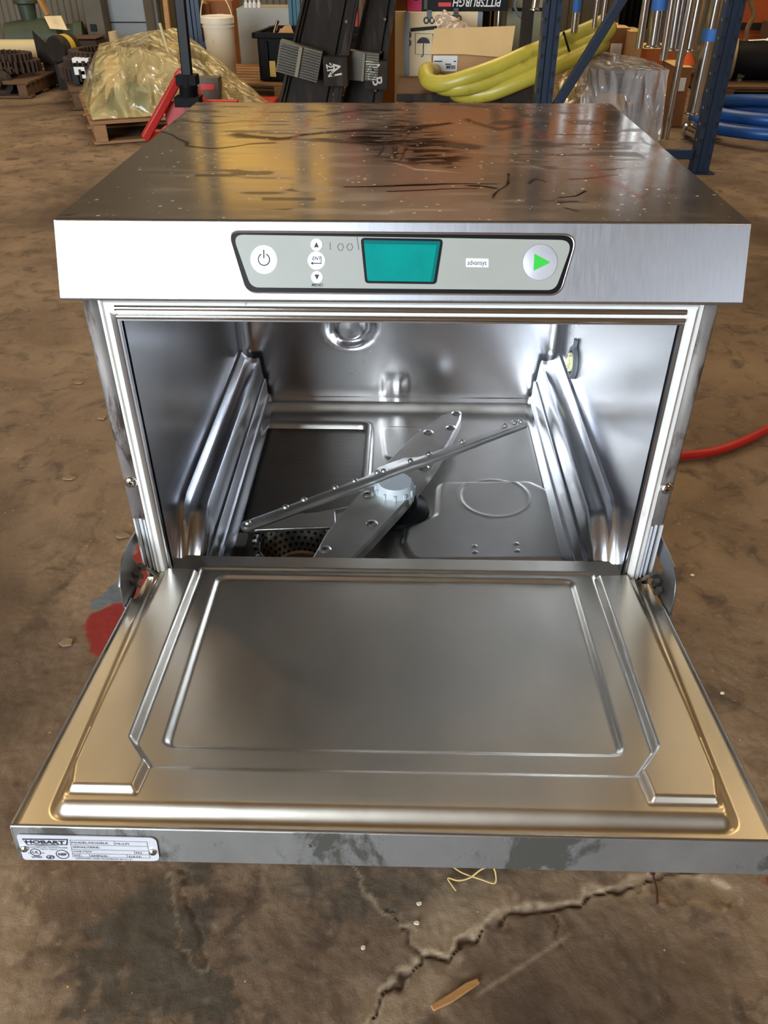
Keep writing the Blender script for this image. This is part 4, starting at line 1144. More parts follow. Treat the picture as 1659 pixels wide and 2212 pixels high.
# ---- tall rack posts and loaded shelf beyond (mostly above the picture, mirrored in the hood lid)
def post(x, y, w, d_, H_, label, mat_=blue_rack):
    m = MB(); prof = [(-w / 2, d_), (-w / 2, 0), (-w * .2, 0), (-w * .12, .01), (w * .12, .01), (w * .2, 0), (w / 2, 0), (w / 2, d_)]
    m.prism(prof, (x, y, 0.001), (1, 0, 0), (0, 1, 0), (0, 0, H_))
    return tag(m.build('rack_post', mat_, fix=True), label, 'rack post', 'rack posts')
pb = A(418, 40, 7.1); post(pb[0], 7.1, .11, .10, 4.2, 'dark blue rack post behind the white bucket')
pt = A(636, 30, 6.5); post(pt[0], 6.5, .09, .08, 4.2, 'teal-blue rack post showing beside the left leaning steel channel', pbr('teal_rack', (40, 84, 100), .5, .1, var=.1))
pq = A(160, 20, 8.6)
shy = 7.4
m = MB(); m.box((1.5, shy + .45, 1.93), (3.6, .9, .03)); m.box((1.5, shy, 1.87), (3.6, .05, .12), mi=1); m.box((1.5, shy + .9, 1.87), (3.6, .05, .12), mi=1)
for x in (-.28, 3.28): m.box((x, shy + .03, 1.6), (.09, .07, 3.2), mi=1); m.box((x, shy + .87, 1.6), (.09, .07, 3.2), mi=1)
sh = m.build('pallet_rack', [ply, blue_rack]); tag(sh, 'tall pallet rack with a timber shelf behind the crates, carrying large cartons', 'rack')
for i, (x, w, h_, l_) in enumerate(((.35, .9, .62, 'leftmost big orange-brown carton up on the tall rack shelf'), (1.30, .8, .55, 'middle big orange-brown carton up on the tall rack shelf'), (2.35, 1.0, .66, 'rightmost big orange-brown carton up on the tall rack shelf'))):
    m = MB(); m.box((x, shy + .45, 1.946 + h_ / 2), (w, .7, h_)); m.box((x, shy + .45, 1.947 + h_), (w, .05, .004), mi=1)
    tag(m.build('large_carton', [pbr('carton_orange%d' % i, (196, 128, 62), .8, var=.05), card_light], bevel=.006), l_, 'carton', 'cartons on the tall rack')
m = MB(); m.bar((-1.25, 7.0, 2.05), (1.35, 7.0, 3.05), .16, .12); m.bar((-.45, 7.0, 2.3), (-.45, 7.0, .01), .12, .12)
m.box((-.40, 7.0, .02), (.4, .6, .04)); m.bar((1.30, 7.0, 3.0), (1.30, 7.0, 2.6), .02, .02); m.bar((-.45, 7.0, 1.6), (.1, 7.0, 2.5), .06, .06)
tag(m.build('hoist_boom', red_paint, bevel=.006), 'slanting red hoist boom beyond the steel channels, mirrored in the hood lid', 'hoist')

# ---- wrapped load on pallet at left
RZ1 = R(22)
pa = F(205, 316); pal1 = pallet('wooden_pallet', 'worn wooden pallet carrying the plastic-wrapped load at left', 1.05, 1.1, (pa[0], pa[1], 0), RZ1, wood)
def loc2(a, b, z, base=pa, rz=RZ1):
    return (base[0] + a * math.cos(rz) - b * math.sin(rz), base[1] + a * math.sin(rz) + b * math.cos(rz), z)
pb2 = loc2(-.05, 1.25, 0); pallet('wooden_pallet', 'wooden pallet carrying the coiled dark chain behind the wrapped load', .76, .95, pb2, RZ1, wood_dark)
def hull(points, name, mat_, parent=None, subd=4, amp=.03, seed=1, sc=3.0):
    import bmesh
    from mathutils import noise as mn
    b = bmesh.new()
    for p_ in points: b.verts.new([float(k) for k in p_])
    r_ = bmesh.ops.convex_hull(b, input=b.verts)
    bmesh.ops.delete(b, geom=[v for v in b.verts if not v.link_faces], context='VERTS')
    bmesh.ops.triangulate(b, faces=b.faces)
    bmesh.ops.subdivide_edges(b, edges=b.edges, cuts=subd, use_grid_fill=True)
    bmesh.ops.subdivide_edges(b, edges=b.edges, cuts=1, use_grid_fill=True)
    bmesh.ops.recalc_face_normals(b, faces=b.faces); b.normal_update()
    cen = Vector((0, 0, 0))
    for v in b.verts:
        n_ = mn.noise(v.co * sc + Vector((seed, 0, 0))) + .6 * (1 - 2 * abs(mn.noise(v.co * sc * 2.7 + Vector((0, seed, 0))))) - .5
        v.co += v.normal * n_ * amp
    me = bpy.data.meshes.new(name); b.to_mesh(me); b.free(); me.materials.append(mat_); me.shade_smooth(); me.set_sharp_from_angle(angle=R(28))
    o = bpy.data.objects.new(name, me); C.objects.link(o)
    if parent is not None:
        o.parent = parent; o.location = -Vector(parent.location)
    return o
def L1(px, py, b):   # point on vertical plane through the pallet at depth b along its side
    n_ = np.array([-math.sin(RZ1), math.cos(RZ1), 0]); o_ = np.array(pa) + n_ * b
    return hit(px, py, o_, n_)
wp = [loc2(.01, .01, .135), loc2(1.14, .01, .135), loc2(1.14, 1.14, .135), loc2(.01, 1.14, .135)]
wp += [L1(212, 92, .55), L1(236, 98, .45), L1(338, 58, .60), L1(382, 62, .7), L1(408, 80, .7), L1(450, 130, .55), L1(300, 105, .25), L1(190, 230, .06), L1(488, 190, .5)]
wl = hull(wp, 'wrapped_load', wrap_yellow, None, 3, .016, 3, 2.4)
tag(wl, 'heap of machine parts under yellowish clear plastic film on the left pallet', 'wrapped load')
def inl(px, py, b): return L1(px, py, b)
for (pts_, mt_, nm, lb, ct, sd) in (
    ([inl(222, 130, .5), inl(258, 120, .5), inl(262, 200, .3), inl(228, 215, .3), inl(240, 120, .8), inl(250, 190, .8)], card_light, 'carton', 'crushed pale carton under the film on the wrapped load', 'carton', 11),
    ([inl(240, 190, .3), inl(330, 180, .3), inl(320, 245, .15), inl(225, 250, .15), inl(300, 170, .8), inl(250, 190, .8)], pbr('green_parts', (36, 70, 52), .5, .3), 'machine_part', 'green machine part glimpsed through the film, low on the wrapped load', 'machine part', 5),
    ([inl(290, 120, .6), inl(380, 95, .6), inl(390, 190, .4), inl(300, 200, .4), inl(380, 130, .95), inl(300, 140, .95)], pbr('tan_parts', (150, 126, 84), .6), 'machine_housing', 'tan housing under the film at the right of the wrapped load', 'machine part', 8)):
    o = hull(pts_, nm, mt_, None, 2, .02, sd, 5); tag(o, lb, ct)
m = MB(); a = L1(250, 100, .62); b = L1(243, 68, .62); m.tube([tuple(a), tuple(b)], [.032, .028], n=16)
m.lathe([(.028, 0), (.02, .002), (.02, -.02), (0, -.02)], b, tuple((b - a) / np.linalg.norm(b - a)), n=16)
tag(m.build('cardboard_tube', pbr('tube_tan', (170, 146, 108), .8)), 'short tan cardboard tube standing up out of the wrapped load', 'tube')
m = MB(); pts = [A(x, y, 4.9) for x, y in ((345, 50), (372, 130), (405, 145), (440, 165), (470, 195), (490, 216), (500, 235))]
m.tube(smooth_path(pts), .009, n=8); tag(m.build('white_cord', cream_tube), 'thin white cord looping over the plastic film behind the pallet jack', 'cord')
m = MB(); q_ = A(445, 188, 4.7); m.box((q_[0], 4.7 + .05, q_[2] - .10), (.16, .1, .30)); m.box((q_[0] + .01, 4.697, q_[2]), (.085, .006, .035), mi=1)
tag(m.build('parts_box', [grey_cast, red_label], bevel=.006), 'grey box with a red sticker behind the pallet jack', 'box')

# ---- pallet jack
JY = 4.15
jk = thing('pallet_jack', 'red hand pallet jack with a black handle between the wrapped pallet and the dishwasher', 'pallet jack', (A(395, 225, JY)[0], JY, 0))
def AJ(x, y, dy=0): return A(x, y, JY + dy)
m = MB(); m.bar(AJ(405, 165), AJ(383, -60), .055, .040); m.build('handle', black, jk, bevel=.006)
m = MB(); c0 = AJ(408, 225); c1 = AJ(405, 165)
m.tube([tuple(c0), tuple(c1)], .048, n=20); m.box(tuple(AJ(405, 172)), (.11, .09, .05)); m.box(tuple(AJ(408, 218)), (.14, .10, .05))
for k in range(5): m.lathe([(.052, 0), (.052, .006)], tuple(AJ(408, 190 + 5 * k)), n=20)
m.build('pump', black_pl, jk, bevel=.004)
m = MB()
apx = AJ(392, 158, .08)
for (x, y, dy) in ((312, 300, -.02), (468, 262, .02)):
    e_ = AJ(x, y, dy); m.bar(apx, e_, .05, .045)
m.bar(AJ(384, 168, .06), AJ(398, 152, .06), .06, .05)
fx0 = AJ(322, 302); m.bar(AJ(316, 296), AJ(350, 290, .06), .07, .05)
m.box((jk.location.x + .08, JY + .10, .17), (.42, .05, .20), rz=.0)
m.build('frame', red_paint, jk, bevel=.008)
for s_ in (-1, 1):
    m = MB(); m.box((jk.location.x + .08 + s_ * .19, JY + .70, .085), (.16, 1.15, .05)); m.build('fork', red_paint, jk, bevel=.008)
    m = MB(); m.lathe([(.09, -.02), (.09, .02), (.05, .022), (0, .022)], (jk.location.x + .06 + s_ * .06, JY - .02, .092), (1, 0, 0), n=24); m.build('wheel', black_pl, jk)

# ---- white bucket + tote on stacked pallets
BY = 6.05
bb = A(480, 166, BY); bt = A(478, 30, BY)
zb_ = float(bb[2]); px_m = float(A(513, 100, BY)[0] - A(447, 100, BY)[0])
sup = pallet('wooden_pallet', 'wooden pallet under the white bucket and black tote', 1.3, 1.0, (bb[0] - .18, BY - .22, 0), R(-8), wood, h=zb_ - .002)
bk = thing('plastic_bucket', 'tall white plastic bucket with lid and wire bail standing on a pallet', 'bucket', (bb[0] + .01, BY, zb_))
Hb = float(bt[2] - bb[2]) * 1.0; rb = px_m / 2
m = MB(); m.lathe([(rb * .84, 0), (rb * .86, .005), (rb * .97, Hb * .80), (rb * 1.02, Hb * .80), (rb * 1.02, Hb * .82), (rb * .98, Hb * .83), (rb, Hb * .90)], (bb[0] + .01, BY, zb_), n=40); m.build('body', white_pl, bk)
m = MB(); m.lathe([(rb * 1.05, Hb * .86), (rb * 1.06, Hb * .95), (rb * 1.0, Hb * .975), (rb * .94, Hb * .97), (rb * .9, Hb * .955), (0, Hb * .955)], (bb[0] + .01, BY, zb_), n=40); m.build('lid', white_pl, bk)
m = MB(); pts = [(bb[0] + .01 - rb * 1.03 * math.cos(a), BY - .02 - .03 * math.sin(a), zb_ + Hb * .86 + .20 * math.sin(a)) for a in np.linspace(0, math.pi, 16)]
m.tube(pts, .004, n=6); m.build('bail', white_pl, bk)
tt = thing('storage_tote', 'black plastic tote with a yellow label standing on the upper pallet beside the bucket', 'tote', tuple(A(580, 200, 5.8)))
p2 = A(556, 76, 5.84)
rzt = R(-8); tw, td = .80, .50; tz = zb_ + .003; th = float(p2[2]) - tz
tl = Vector((float(p2[0]), 5.84, 0))
def tbx(m, c, d_, mi=0): 
    rm = Matrix.Rotation(rzt, 4, 'Z'); cc = tl + rm.to_3x3() @ Vector((c[0], c[1], 0)); m.box((cc.x, cc.y, c[2]), d_, rz=rzt, mi=mi)
m = MB()
tbx(m, (tw / 2, .01, tz + th / 2), (tw, .012, th)); tbx(m, (tw / 2, td, tz + th / 2), (tw, .012, th)); tbx(m, (0, td / 2, tz + th / 2), (.012, td, th)); tbx(m, (tw, td / 2, tz + th / 2), (.012, td, th)); tbx(m, (tw / 2, td / 2, tz + .01), (tw, td, .012))
for k in range(5): tbx(m, (.06 + k * .145, -.006, tz + th * .45), (.025, .02, th * .85))
m.build('body', black_pl, tt, bevel=.004)
m = MB()
for c_, d_ in (((tw / 2, -.015, tz + th), (tw + .06, .03, .035)), ((tw / 2, td + .02, tz + th), (tw + .06, .03, .035)), ((-.02, td / 2, tz + th), (.03, td + .06, .035)), ((tw + .02, td / 2, tz + th), (.03, td + .06, .035))): tbx(m, c_, d_)
m.build('rim', black_pl, tt, bevel=.006)
m = MB(); tbx(m, (.10, -.018, tz + th * .28), (.045, .003, .10)); m.build('label_sticker', yellow_label, tt)
pbg = hull([A(x, y, yy) for x, y, yy in ((600, 62, 6.0), (628, 53, 6.05), (640, 80, 6.0), (600, 88, 5.95), (615, 60, 6.15), (635, 85, 6.15))], 'paper_bag', card, None, 2, .02, 9, 14); tag(pbg, 'crumpled brown paper bag poking out of the black tote', 'paper bag')
m = MB(); m.tube([tuple(A(592, 74, 6.0)), tuple(A(600, 44, 6.0))], .012, n=10); tag(m.build('metal_rod', chrome), 'short shiny metal rod standing in the black tote', 'rod')
# grey machine behind the tote
m = MB(); g = A(570, 40, 6.8); gw = float(A(690, 40, 6.8)[0] - A(512, 40, 6.8)[0])
gx0 = float(A(512, 40, 6.8)[0]); gzt = float(A(560, 18, 6.8)[2])
m.box((gx0 + gw / 2, 7.0, gzt / 2 + .06), (gw, .4, gzt - .12)); m.box((gx0 + gw / 2 + .1, 6.797, gzt - .19), (gw - .3, .01, .14), mi=1); m.box((gx0 + gw / 2 + .1, 6.793, gzt - .125), (gw - .3, .02, .012), mi=2)
for x in (.08, gw - .08): m.box((gx0 + x, 7.0, .03), (.05, .3, .06), mi=1)
tag(m.build('machine_cabinet', [pbr('cab_beige', (150, 148, 138), .5, .1, var=.05), black, grey_cast], bevel=.006), 'beige-grey steel machine cabinet with a dark window behind the black tote', 'machine')
for i, x in enumerate((532, 541, 550, 560)):
    q_ = A(x, 17, 6.85); m = MB(); m.lathe([(.016, 0), (.016, .03), (.010, .036), (.010, .05), (0, .05)], (q_[0], 6.85, gzt + .001), n=14)
    tag(m.build('small_bottle', white_label), ['first small white-capped bottle from the left on the beige machine', 'second small white-capped bottle from the left on the beige machine', 'third small white-capped bottle from the left on the beige machine', 'rightmost small white-capped bottle on the beige machine'][i], 'bottle', 'bottles on the beige machine')
for i, (x0, x1, y0, y1, yy, lb, mt_) in enumerate(((421, 447, 8, 80, 7.3, 'tall orange-brown carton behind the rack post left of the bucket', card_dark), (452, 500, 2, 60, 7.4, 'orange-brown carton behind the white bucket', pbr('c_or', (150, 92, 48), .8)))):
    a = A(x0, y1, yy); b = A(x1, y0, yy); z0 = 0.001; m = MB()
    m.box(((a[0] + b[0]) / 2, yy + .2, (z0 + b[2]) / 2), (b[0] - a[0], .4, b[2] - z0)); m.box(((a[0] + b[0]) / 2, yy - .001, b[2] - .12), (.06, .002, .05), mi=1)
    tag(m.build('carton', [mt_, white_label], bevel=.004), lb, 'carton', 'cartons behind the bucket')
m = MB(); m.bar(A(432, 105, 7.05), A(470, 70, 7.05), .04, .04); m.bar(A(432, 105, 7.05), A(400, 130, 7.05), .04, .04)
tag(m.build('post_brace', blue_rack), 'blue diagonal brace bolted to the rack post behind the bucket', 'brace')

# ---- two leaning steel channels with finned covers
def leaning(x0t, x1t, x0b, x1b, Yt, lb, finx, text_, cv):
    base = A((x0b + x1b) / 2, 225, Yt)
    bl = A(x0b, 215, Yt); br = A(x1b, 215, Yt); tl_ = A(x0t, 0, Yt + .05); tr = A(x1t, 0, Yt + .05)
    t = thing('steel_channel', lb, 'steel channel', (base[0], Yt, 0), group='leaning steel channels')
    def ext(p_, q_, z): k = (z - q_[2]) / (p_[2] - q_[2]); return q_ + (p_ - q_) * k
    m = MB(); zt_ = 1.9
    a0, a1, b0, b1 = ext(tl_, bl, .005), ext(tl_, bl, zt_), ext(tr, br, .005), ext(tr, br, zt_)
    def slab(f0, f1, y0, y1, mi=0):
        vs = []
        for (l, r_) in ((a0, b0), (a1, b1)):
            for f_, y in ((f0, y0), (f1, y0), (f1, y1), (f0, y1)):
                p_ = l + (r_ - l) * f_; vs.append((p_[0], p_[1] + y, p_[2]))
        m.add(vs, [(0, 3, 2, 1), (4, 5, 6, 7), (0, 1, 5, 4), (1, 2, 6, 5), (2, 3, 7, 6), (3, 0, 4, 7)], mi)
    slab(0, .05, -.06, .02); slab(.95, 1, -.06, .02); slab(.05, .95, .0, .012); slab(.72, .76, -.025, .0); slab(.05, .10, -.03, .0); slab(.86, .95, -.06, -.05)
    m.build('channel', dark_steel, t, bevel=.003, fix=True)
    m = MB()
    for z in (.25, .45, .62, .8):
        p_ = ext(tr, br, z); m.lathe([(.010, 0), (.008, .006)], (p_[0] - .05, Yt - .02, z), (0, -1, 0), n=8)
    m.build('bolt', grey_cast, t)
    (fx0_, fx1_, fy0, fy1, tilt) = finx
    c_ = A((fx0_ + fx1_) / 2, (fy0 + fy1) / 2, Yt - .10); w = float(A(fx1_, 130, Yt - .1)[0] - A(fx0_, 130, Yt - .1)[0]); h_ = float(A(fx0_, fy0, Yt - .1)[2] - A(fx0_, fy1, Yt - .1)[2])
    rm = Matrix.Rotation(tilt, 4, 'Y')
    m = MB()
    def lb_(c2, d2, mi=0): v_ = rm.to_3x3() @ Vector(c2); m.box((c_[0] + v_.x, c_[1] + v_.y, c_[2] + v_.z), d2, rot=rm, mi=mi)
    lb_((0, .03, 0), (w, .08, h_)); nf = 11
    for k in range(nf):
        z = -h_ * .42 + h_ * .84 * k / (nf - 1); lb_((-w * .26 * cv, -.018, z), (w * .42, .022, h_ * .035)); 
        if cv > 0: lb_((w * .27, -.018, z), (w * .40, .022, h_ * .035))
    lb_((.0 if cv > 0 else w * .0, -.018, 0), (w * .09, .026, h_ * .96), 1)
    if cv < 0: lb_((w * .28, -.012, 0), (w * .42, .022, h_ * .9), 1)
    m.build('finned_cover', [grey_cast, pbr('cover_tan', (112, 104, 84), .55)], t, bevel=.003)
    m = MB()
    for s_, px, py, sz in text_:
        q_ = A(px, py, Yt - .125); ang = R(-80); u_ = (math.cos(ang), 0, math.sin(ang)); v_ = (-math.sin(ang), 0, math.cos(ang))
        m.text(s_, sz, q_, u_, v_, off=.001)
    m.build('chalk_lettering', chalk, t)
    m = MB(); q_ = A(text_[0][1] + 2, text_[0][2] + 3, Yt - .07); m.box((q_[0], q_[1], q_[2]), (.14, .10, .15)); m.build('end_cover', dark_steel, t, bevel=.004)
leaning(655, 776, 604, 738, 4.60, 'left leaning dark steel channel with a finned grey cover and chalk scribble', (600, 692, 98, 168, R(14)), [('Al', 724, 150, .085), ('2N', 713, 152, .055)], 1)
leaning(790, 856, 742, 826, 4.75, 'right leaning dark steel channel chalked A-B INC', (752, 818, 112, 176, R(5)), [('A-B', 811, 158, .085), ('INC', 799, 151, .06)], -1)
m = MB(); a = A(826, 215, 5.3); b = A(868, 215, 5.3); m.box(((a[0] + b[0]) / 2 - .05, 5.55, .6), (.30, .05, 1.2)); m.box(((a[0] + b[0]) / 2 - .05, 5.50, .9), (.30, .02, .05), mi=1)
tag(m.build('plywood_offcut', [card_dark, blue_rack], bevel=.002), 'narrow brown board standing between the right channel and the plywood crate', 'board')

# ---- plywood crate with umbrella mark
CY = 5.2
cr0 = A(880, 100, CY); cr1 = A(1032, 100, CY); czt = float(A(950, 26, CY)[2]); czb = .002
crt = thing('shipping_crate', 'pale plywood folding crate with grey edge strips and an umbrella mark', 'crate', ((cr0[0] + cr1[0]) / 2, CY + .3, 0))
cwid = float(cr1[0] - cr0[0]); ccx = float(cr0[0] + cr1[0]) / 2
m = MB(); m.box((ccx, CY + .3, (czt + czb) / 2), (cwid, .6, czt - czb)); m.build('body', ply, crt, bevel=.003)
m = MB()
for s_ in (-1, 1): m.box((ccx + s_ * (cwid / 2 + .004), CY - .004, (czt + czb) / 2), (.030, .022, czt)); m.box((ccx + s_ * (cwid / 2 + .012), CY + .02, (czt + czb) / 2), (.012, .04, czt))
m.build('edge_strip', pbr('edge_grey', (120, 126, 134), .4, .6), crt)
m = MB(); m.box((ccx - cwid / 2 - .045, CY + .05, (czt + czb) / 2), (.07, .03, czt)); m.build('side_panel', ply, crt)
for px, py, ro in ((927, 36, 0), (985, 32, 0), (881, 84, 1)):
    q_ = A(px, py, CY - .004); m = MB()
    for s_ in (-1, 1):
        dx, dz = (s_ * .018, -.02) if not ro else (.004, s_ * .022)
        m.tube([(q_[0] + dx + .014 * math.cos(a), q_[1], q_[2] + dz + .016 * math.sin(a)) for a in np.linspace(0, 2 * math.pi, 13)[:-1]], .005, n=6, closed=True)
    if not ro: m.box((q_[0], q_[1], q_[2] + .015), (.030, .006, .04))
    m.build('clip', pbr('clip_grey%d' % px, (86, 90, 96), .4, .6), crt)
def CA(x, y, d_=.003): return A(x, y, CY - d_)
m = MB(); dgu = ink
fr = [(897, 72), (935, 73), (935, 118), (897, 117)]
for i in range(4): m.bar(CA(*fr[i]), CA(*fr[(i + 1) % 4]), .0035, .0015)
uc = CA(914.5, 95); ru = .042
pts = [(uc[0] + ru * math.cos(a), uc[1], uc[2] + ru * .9 * math.sin(a)) for a in np.linspace(0, math.pi, 17)]
sc_pts = []
for k in range(4):
    x_a = uc[0] - ru + k * ru / 2
    for a in np.linspace(math.pi, 0, 5)[:-1]: sc_pts.append((x_a + ru / 4 + ru / 4 * math.cos(a), uc[1], uc[2] + ru * .12 * math.sin(a)))
poly = [(p_[0], p_[2]) for p_ in pts] + [(p_[0], p_[2]) for p_ in sc_pts]
m.prism(poly, (0, uc[1] - .0008, 0), (1, 0, 0), (0, 0, 1), (0, .001, 0))
m.tube([(uc[0], uc[1], uc[2]), (uc[0], uc[1], uc[2] - .062), (uc[0] - .006, uc[1], uc[2] - .072), (uc[0] - .014, uc[1], uc[2] - .066)], .003, n=6)
for x, y in ((908, 82), (919, 82), (925, 81), (928, 84), (923, 78), (930, 79)): m.bar(CA(x, y), CA(x + 1.6, y + 3), .003, .001)
m.build('umbrella_mark', ink, crt)
m = MB(); m.prism(rounded([(-.085, 0), (.085, 0), (.085, .02), (-.085, .02)], .008), A(915, 66, CY - .0035), (1, 0, .08), (0, 0, 1), (0, .002, 0)); m.build('hand_slot', dark_gap, crt, fix=True)
# things on the crate
m = MB(); a = A(880, 14, CY + .1); b = A(1097, 0, CY + .1); tz0 = czt + .002
bxw = float(b[0] - a[0]); m.box((a[0] + bxw / 2, CY + .22, tz0 + .06), (bxw, .34, .12))
m.box((a[0] + .045, CY + .049, tz0 + .06), (.09, .003, .12), mi=1); m.lathe([(.045, 0), (.045, .002), (.03, .003), (.03, .001), (0, .001)], (a[0] + .055, CY + .049, tz0 + .10), (0, -1, 0), n=24, mi=0)
m.text('PITTSBURGH', .062, (a[0] + .44, CY + .047, tz0 + .048), (-1, 0, 0), (0, 0, -1), mi=2, shear=.2, sx=.85, off=.001)
m.box((a[0] + .235, CY + .0485, tz0 + .035), (.08, .002, .022), mi=3)
m.box((a[0] + .115, CY + .0485, tz0 + .06), (.02, .002, .10), mi=4)
tag(m.build('tool_box_carton', [black, magenta, white_label, red_label, grey_cast], bevel=.0), 'black tool carton lying upside down on top of the plywood crate', 'carton')
bgp = hull([A(x, y, yy) for x, y, yy in ((935, 38, 4.95), (960, 20, 4.98), (975, 30, 4.95), (1010, 55, 4.9), (1015, 62, 4.85), (945, 62, 4.85), (955, 40, 5.1), (1000, 60, 5.05))], 'clear_bag', wrap_mat('bag_film', (190, 170, 150), .9), None, 3, .02, 4, 12); tag(bgp, 'crumpled brownish plastic bag lying on the open carton in front of the crate', 'bag')

# ---- open carton with flap and shipping label
KY = 4.75
k0 = A(936, 160, KY); k1 = A(1085, 160, KY); kzt = float(A(1000, 100, KY)[2]); kzb = float(A(940, 166, KY)[2])
ct = thing('open_carton', 'open brown carton with a folded-down flap and white shipping label beside the yellow hose', 'carton', ((k0[0] + k1[0]) / 2, KY + .2, kzb))
kw = float(k1[0] - k0[0]); kx = float(k0[0] + k1[0]) / 2; kh = kzt - kzb
m = MB(); m.box((kx, KY + .002, kzb + kh / 2), (kw, .005, kh)); m.box((kx, KY + .40, kzb + kh / 2), (kw, .005, kh))
for s_ in (-1, 1): m.box((kx + s_ * kw / 2, KY + .2, kzb + kh / 2), (.005, .40, kh))
m.box((kx, KY + .2, kzb + .004), (kw, .40, .005)); m.build('body', card, ct)
m = MB(); f4 = [A(938, 62, KY + .02), A(1113, 56, KY + .02), A(1103, 124, KY - .05), A(1060, 122, KY - .05), A(1000, 117, KY - .05), A(930, 117, KY - .05)]
cen_ = [tuple(k) for k in f4]; off_ = Vector((0, .005, .0)); vs = cen_ + [tuple(Vector(k) + off_) for k in cen_]; n_ = len(cen_)
m.add(vs, [tuple(range(n_))[::-1], tuple(range(n_, 2 * n_))] + [(i, (i + 1) % n_, n_ + (i + 1) % n_, n_ + i) for i in range(n_)]); m.build('flap', card_light, ct, fix=True)
m = MB(); a = A(936, 120, KY - .003); b = A(987, 154, KY - .003); m.box(((a[0] + b[0]) / 2, KY - .004, (a[2] + b[2]) / 2), (b[0] - a[0], .002, a[2] - b[2]))
for k in range(9): m.box((b[0] - .012 - k * .0065, KY - .0055, b[2] + .022), (.003 + .002 * (k % 2), .001, .020), mi=1)
for (dx, dz, w_) in ((.03, -.03, .05), (.09, -.045, .035), (.09, -.060, .02), (.02, -.09, .02), (.13, -.03, .015)): m.box((a[0] + dx, KY - .0055, a[2] + dz), (w_, .001, .006), mi=1)
m.build('shipping_label', [white_label, ink], ct)
# stand under the carton: dark skid wrapped in film
m = MB(); s0 = A(860, 206, 4.3); s1 = A(1150, 206, 4.3); sz = min(kzb - .003, float(A(900, 196, 4.55)[2]))
m.box(((s0[0] + s1[0]) / 2, 4.80, sz / 2), (s1[0] - s0[0], .70, sz - .004)); m.box(((s0[0] + s1[0]) / 2, 4.44, sz - .02), (s1[0] - s0[0] + .02, .02, .04), mi=1)
for x in np.linspace(s0[0] + .06, s1[0] - .06, 4): m.box((x, 4.445, sz / 2), (.04, .02, sz - .01), mi=1)
tag(m.build('low_skid_box', [wood_dark, dark_steel], bevel=.004), 'dark low wooden skid box under the yellow hose and open carton', 'skid')
# carton on the right of hose bottom
m = MB(); a = A(1092, 178, 4.25); b = A(1152, 178, 4.25); m.box(((a[0] + b[0]) / 2, 4.35, a[2] / 2), (b[0] - a[0], .18, a[2] - .004)); m.box(((a[0] + b[0]) / 2, 4.35, a[2]), (b[0] - a[0] + .012, .19, .006), mi=1)
tag(m.build('metal_bin', [dark_steel, grey_cast], bevel=.002), 'brownish steel box just left of the near rack upright, under the yellow hose', 'box')
# cylinders behind carton
for i, (x, y0, y1, yy, r_, mt_, lb) in enumerate(((1040, 8, 60, 5.9, .06, dark_steel, 'dark upright cylinder right of the plywood crate'), (1078, 5, 55, 5.9, .055, chrome, 'shiny upright cylinder right of the dark one behind the open carton'))):
    p_ = A(x, 30, yy); m = MB(); m.lathe([(r_, .002), (r_, 1.2), (r_ * .9, 1.22), (0, 1.22)], (p_[0], yy, 0), n=24); tag(m.build('steel_canister', mt_), lb, 'cylinder', 'cylinders behind the carton')
m = MB(); a = A(1130, 0, 5.4); b = A(1165, 55, 5.4); m.box(((a[0] + b[0]) / 2, 5.6, .45), (.30, .3, .88)); m.box(((a[0] + b[0]) / 2, 5.44, .62), (.24, .01, .02), mi=1)
tag(m.build('cabinet', [pbr('olive_cab', (126, 124, 98), .6), black], bevel=.006), 'olive grey steel cabinet left of the near rack upright, behind the yellow hose', 'cabinet')
m = MB(); m.tube(smooth_path([tuple(A(x, y, 5.3)) for x, y in ((1115, 0), (1112, 15), (1120, 32), (1128, 40), (1128, 58))]), .008, n=8); tag(m.build('grey_cable', rubber_grey), 'grey cable hanging in front of the olive cabinet', 'cable')

# ---- yellow hose coil
YH = 4.30
m = MB()
def hp(pts): return smooth_path([tuple(A(x, y, YH + dy)) for x, y, dy in pts], 10)
turn = [(1310, 44, .2), (1290, 56, .2), (1230, 82, .1), (1150, 112, .0), (1080, 142, -.05), (1020, 164, -.08), (965, 180, -.06), (930, 178, 0), (920, 162, .10), (925, 152, .22), (960, 156, .62), (1080, 140, .68), (1180, 105, .52), (1270, 66, .40),
        (1315, 60, .25), (1290, 84, .15), (1230, 108, .08), (1150, 140, -.02), (1080, 168, -.05), (1020, 186, -.07), (975, 190, -.05), (950, 184, .08), (965, 172, .60), (1080, 158, .66), (1180, 120, .50), (1250, 100, .42), (1300, 92, .25),
        (1275, 108, .1), (1220, 135, .0), (1150, 165, -.05), (1100, 186, -.06), (1060, 200, -.05), (1015, 206, -.02), (985, 200, .1), (1000, 190, .5), (1080, 172, .62), (1200, 140, .5)]
m.tube(hp(turn), .043, n=18)
yh = thing('hose_coil', 'thick yellow hose coiled in three turns and tied behind the near rack upright', 'hose', tuple(F(1050, 215)))
o = m.build('hose', yellow_hose, yh)
m = MB(); m.tube([tuple(A(x, y, YH + dy)) for x, y, dy in ((1218, 70, .02), (1224, 92, -.02), (1232, 118, .02), (1234, 128, .12), (1222, 110, .2), (1214, 80, .14))], .006, n=6, closed=True); m.build('tie', black, yh)

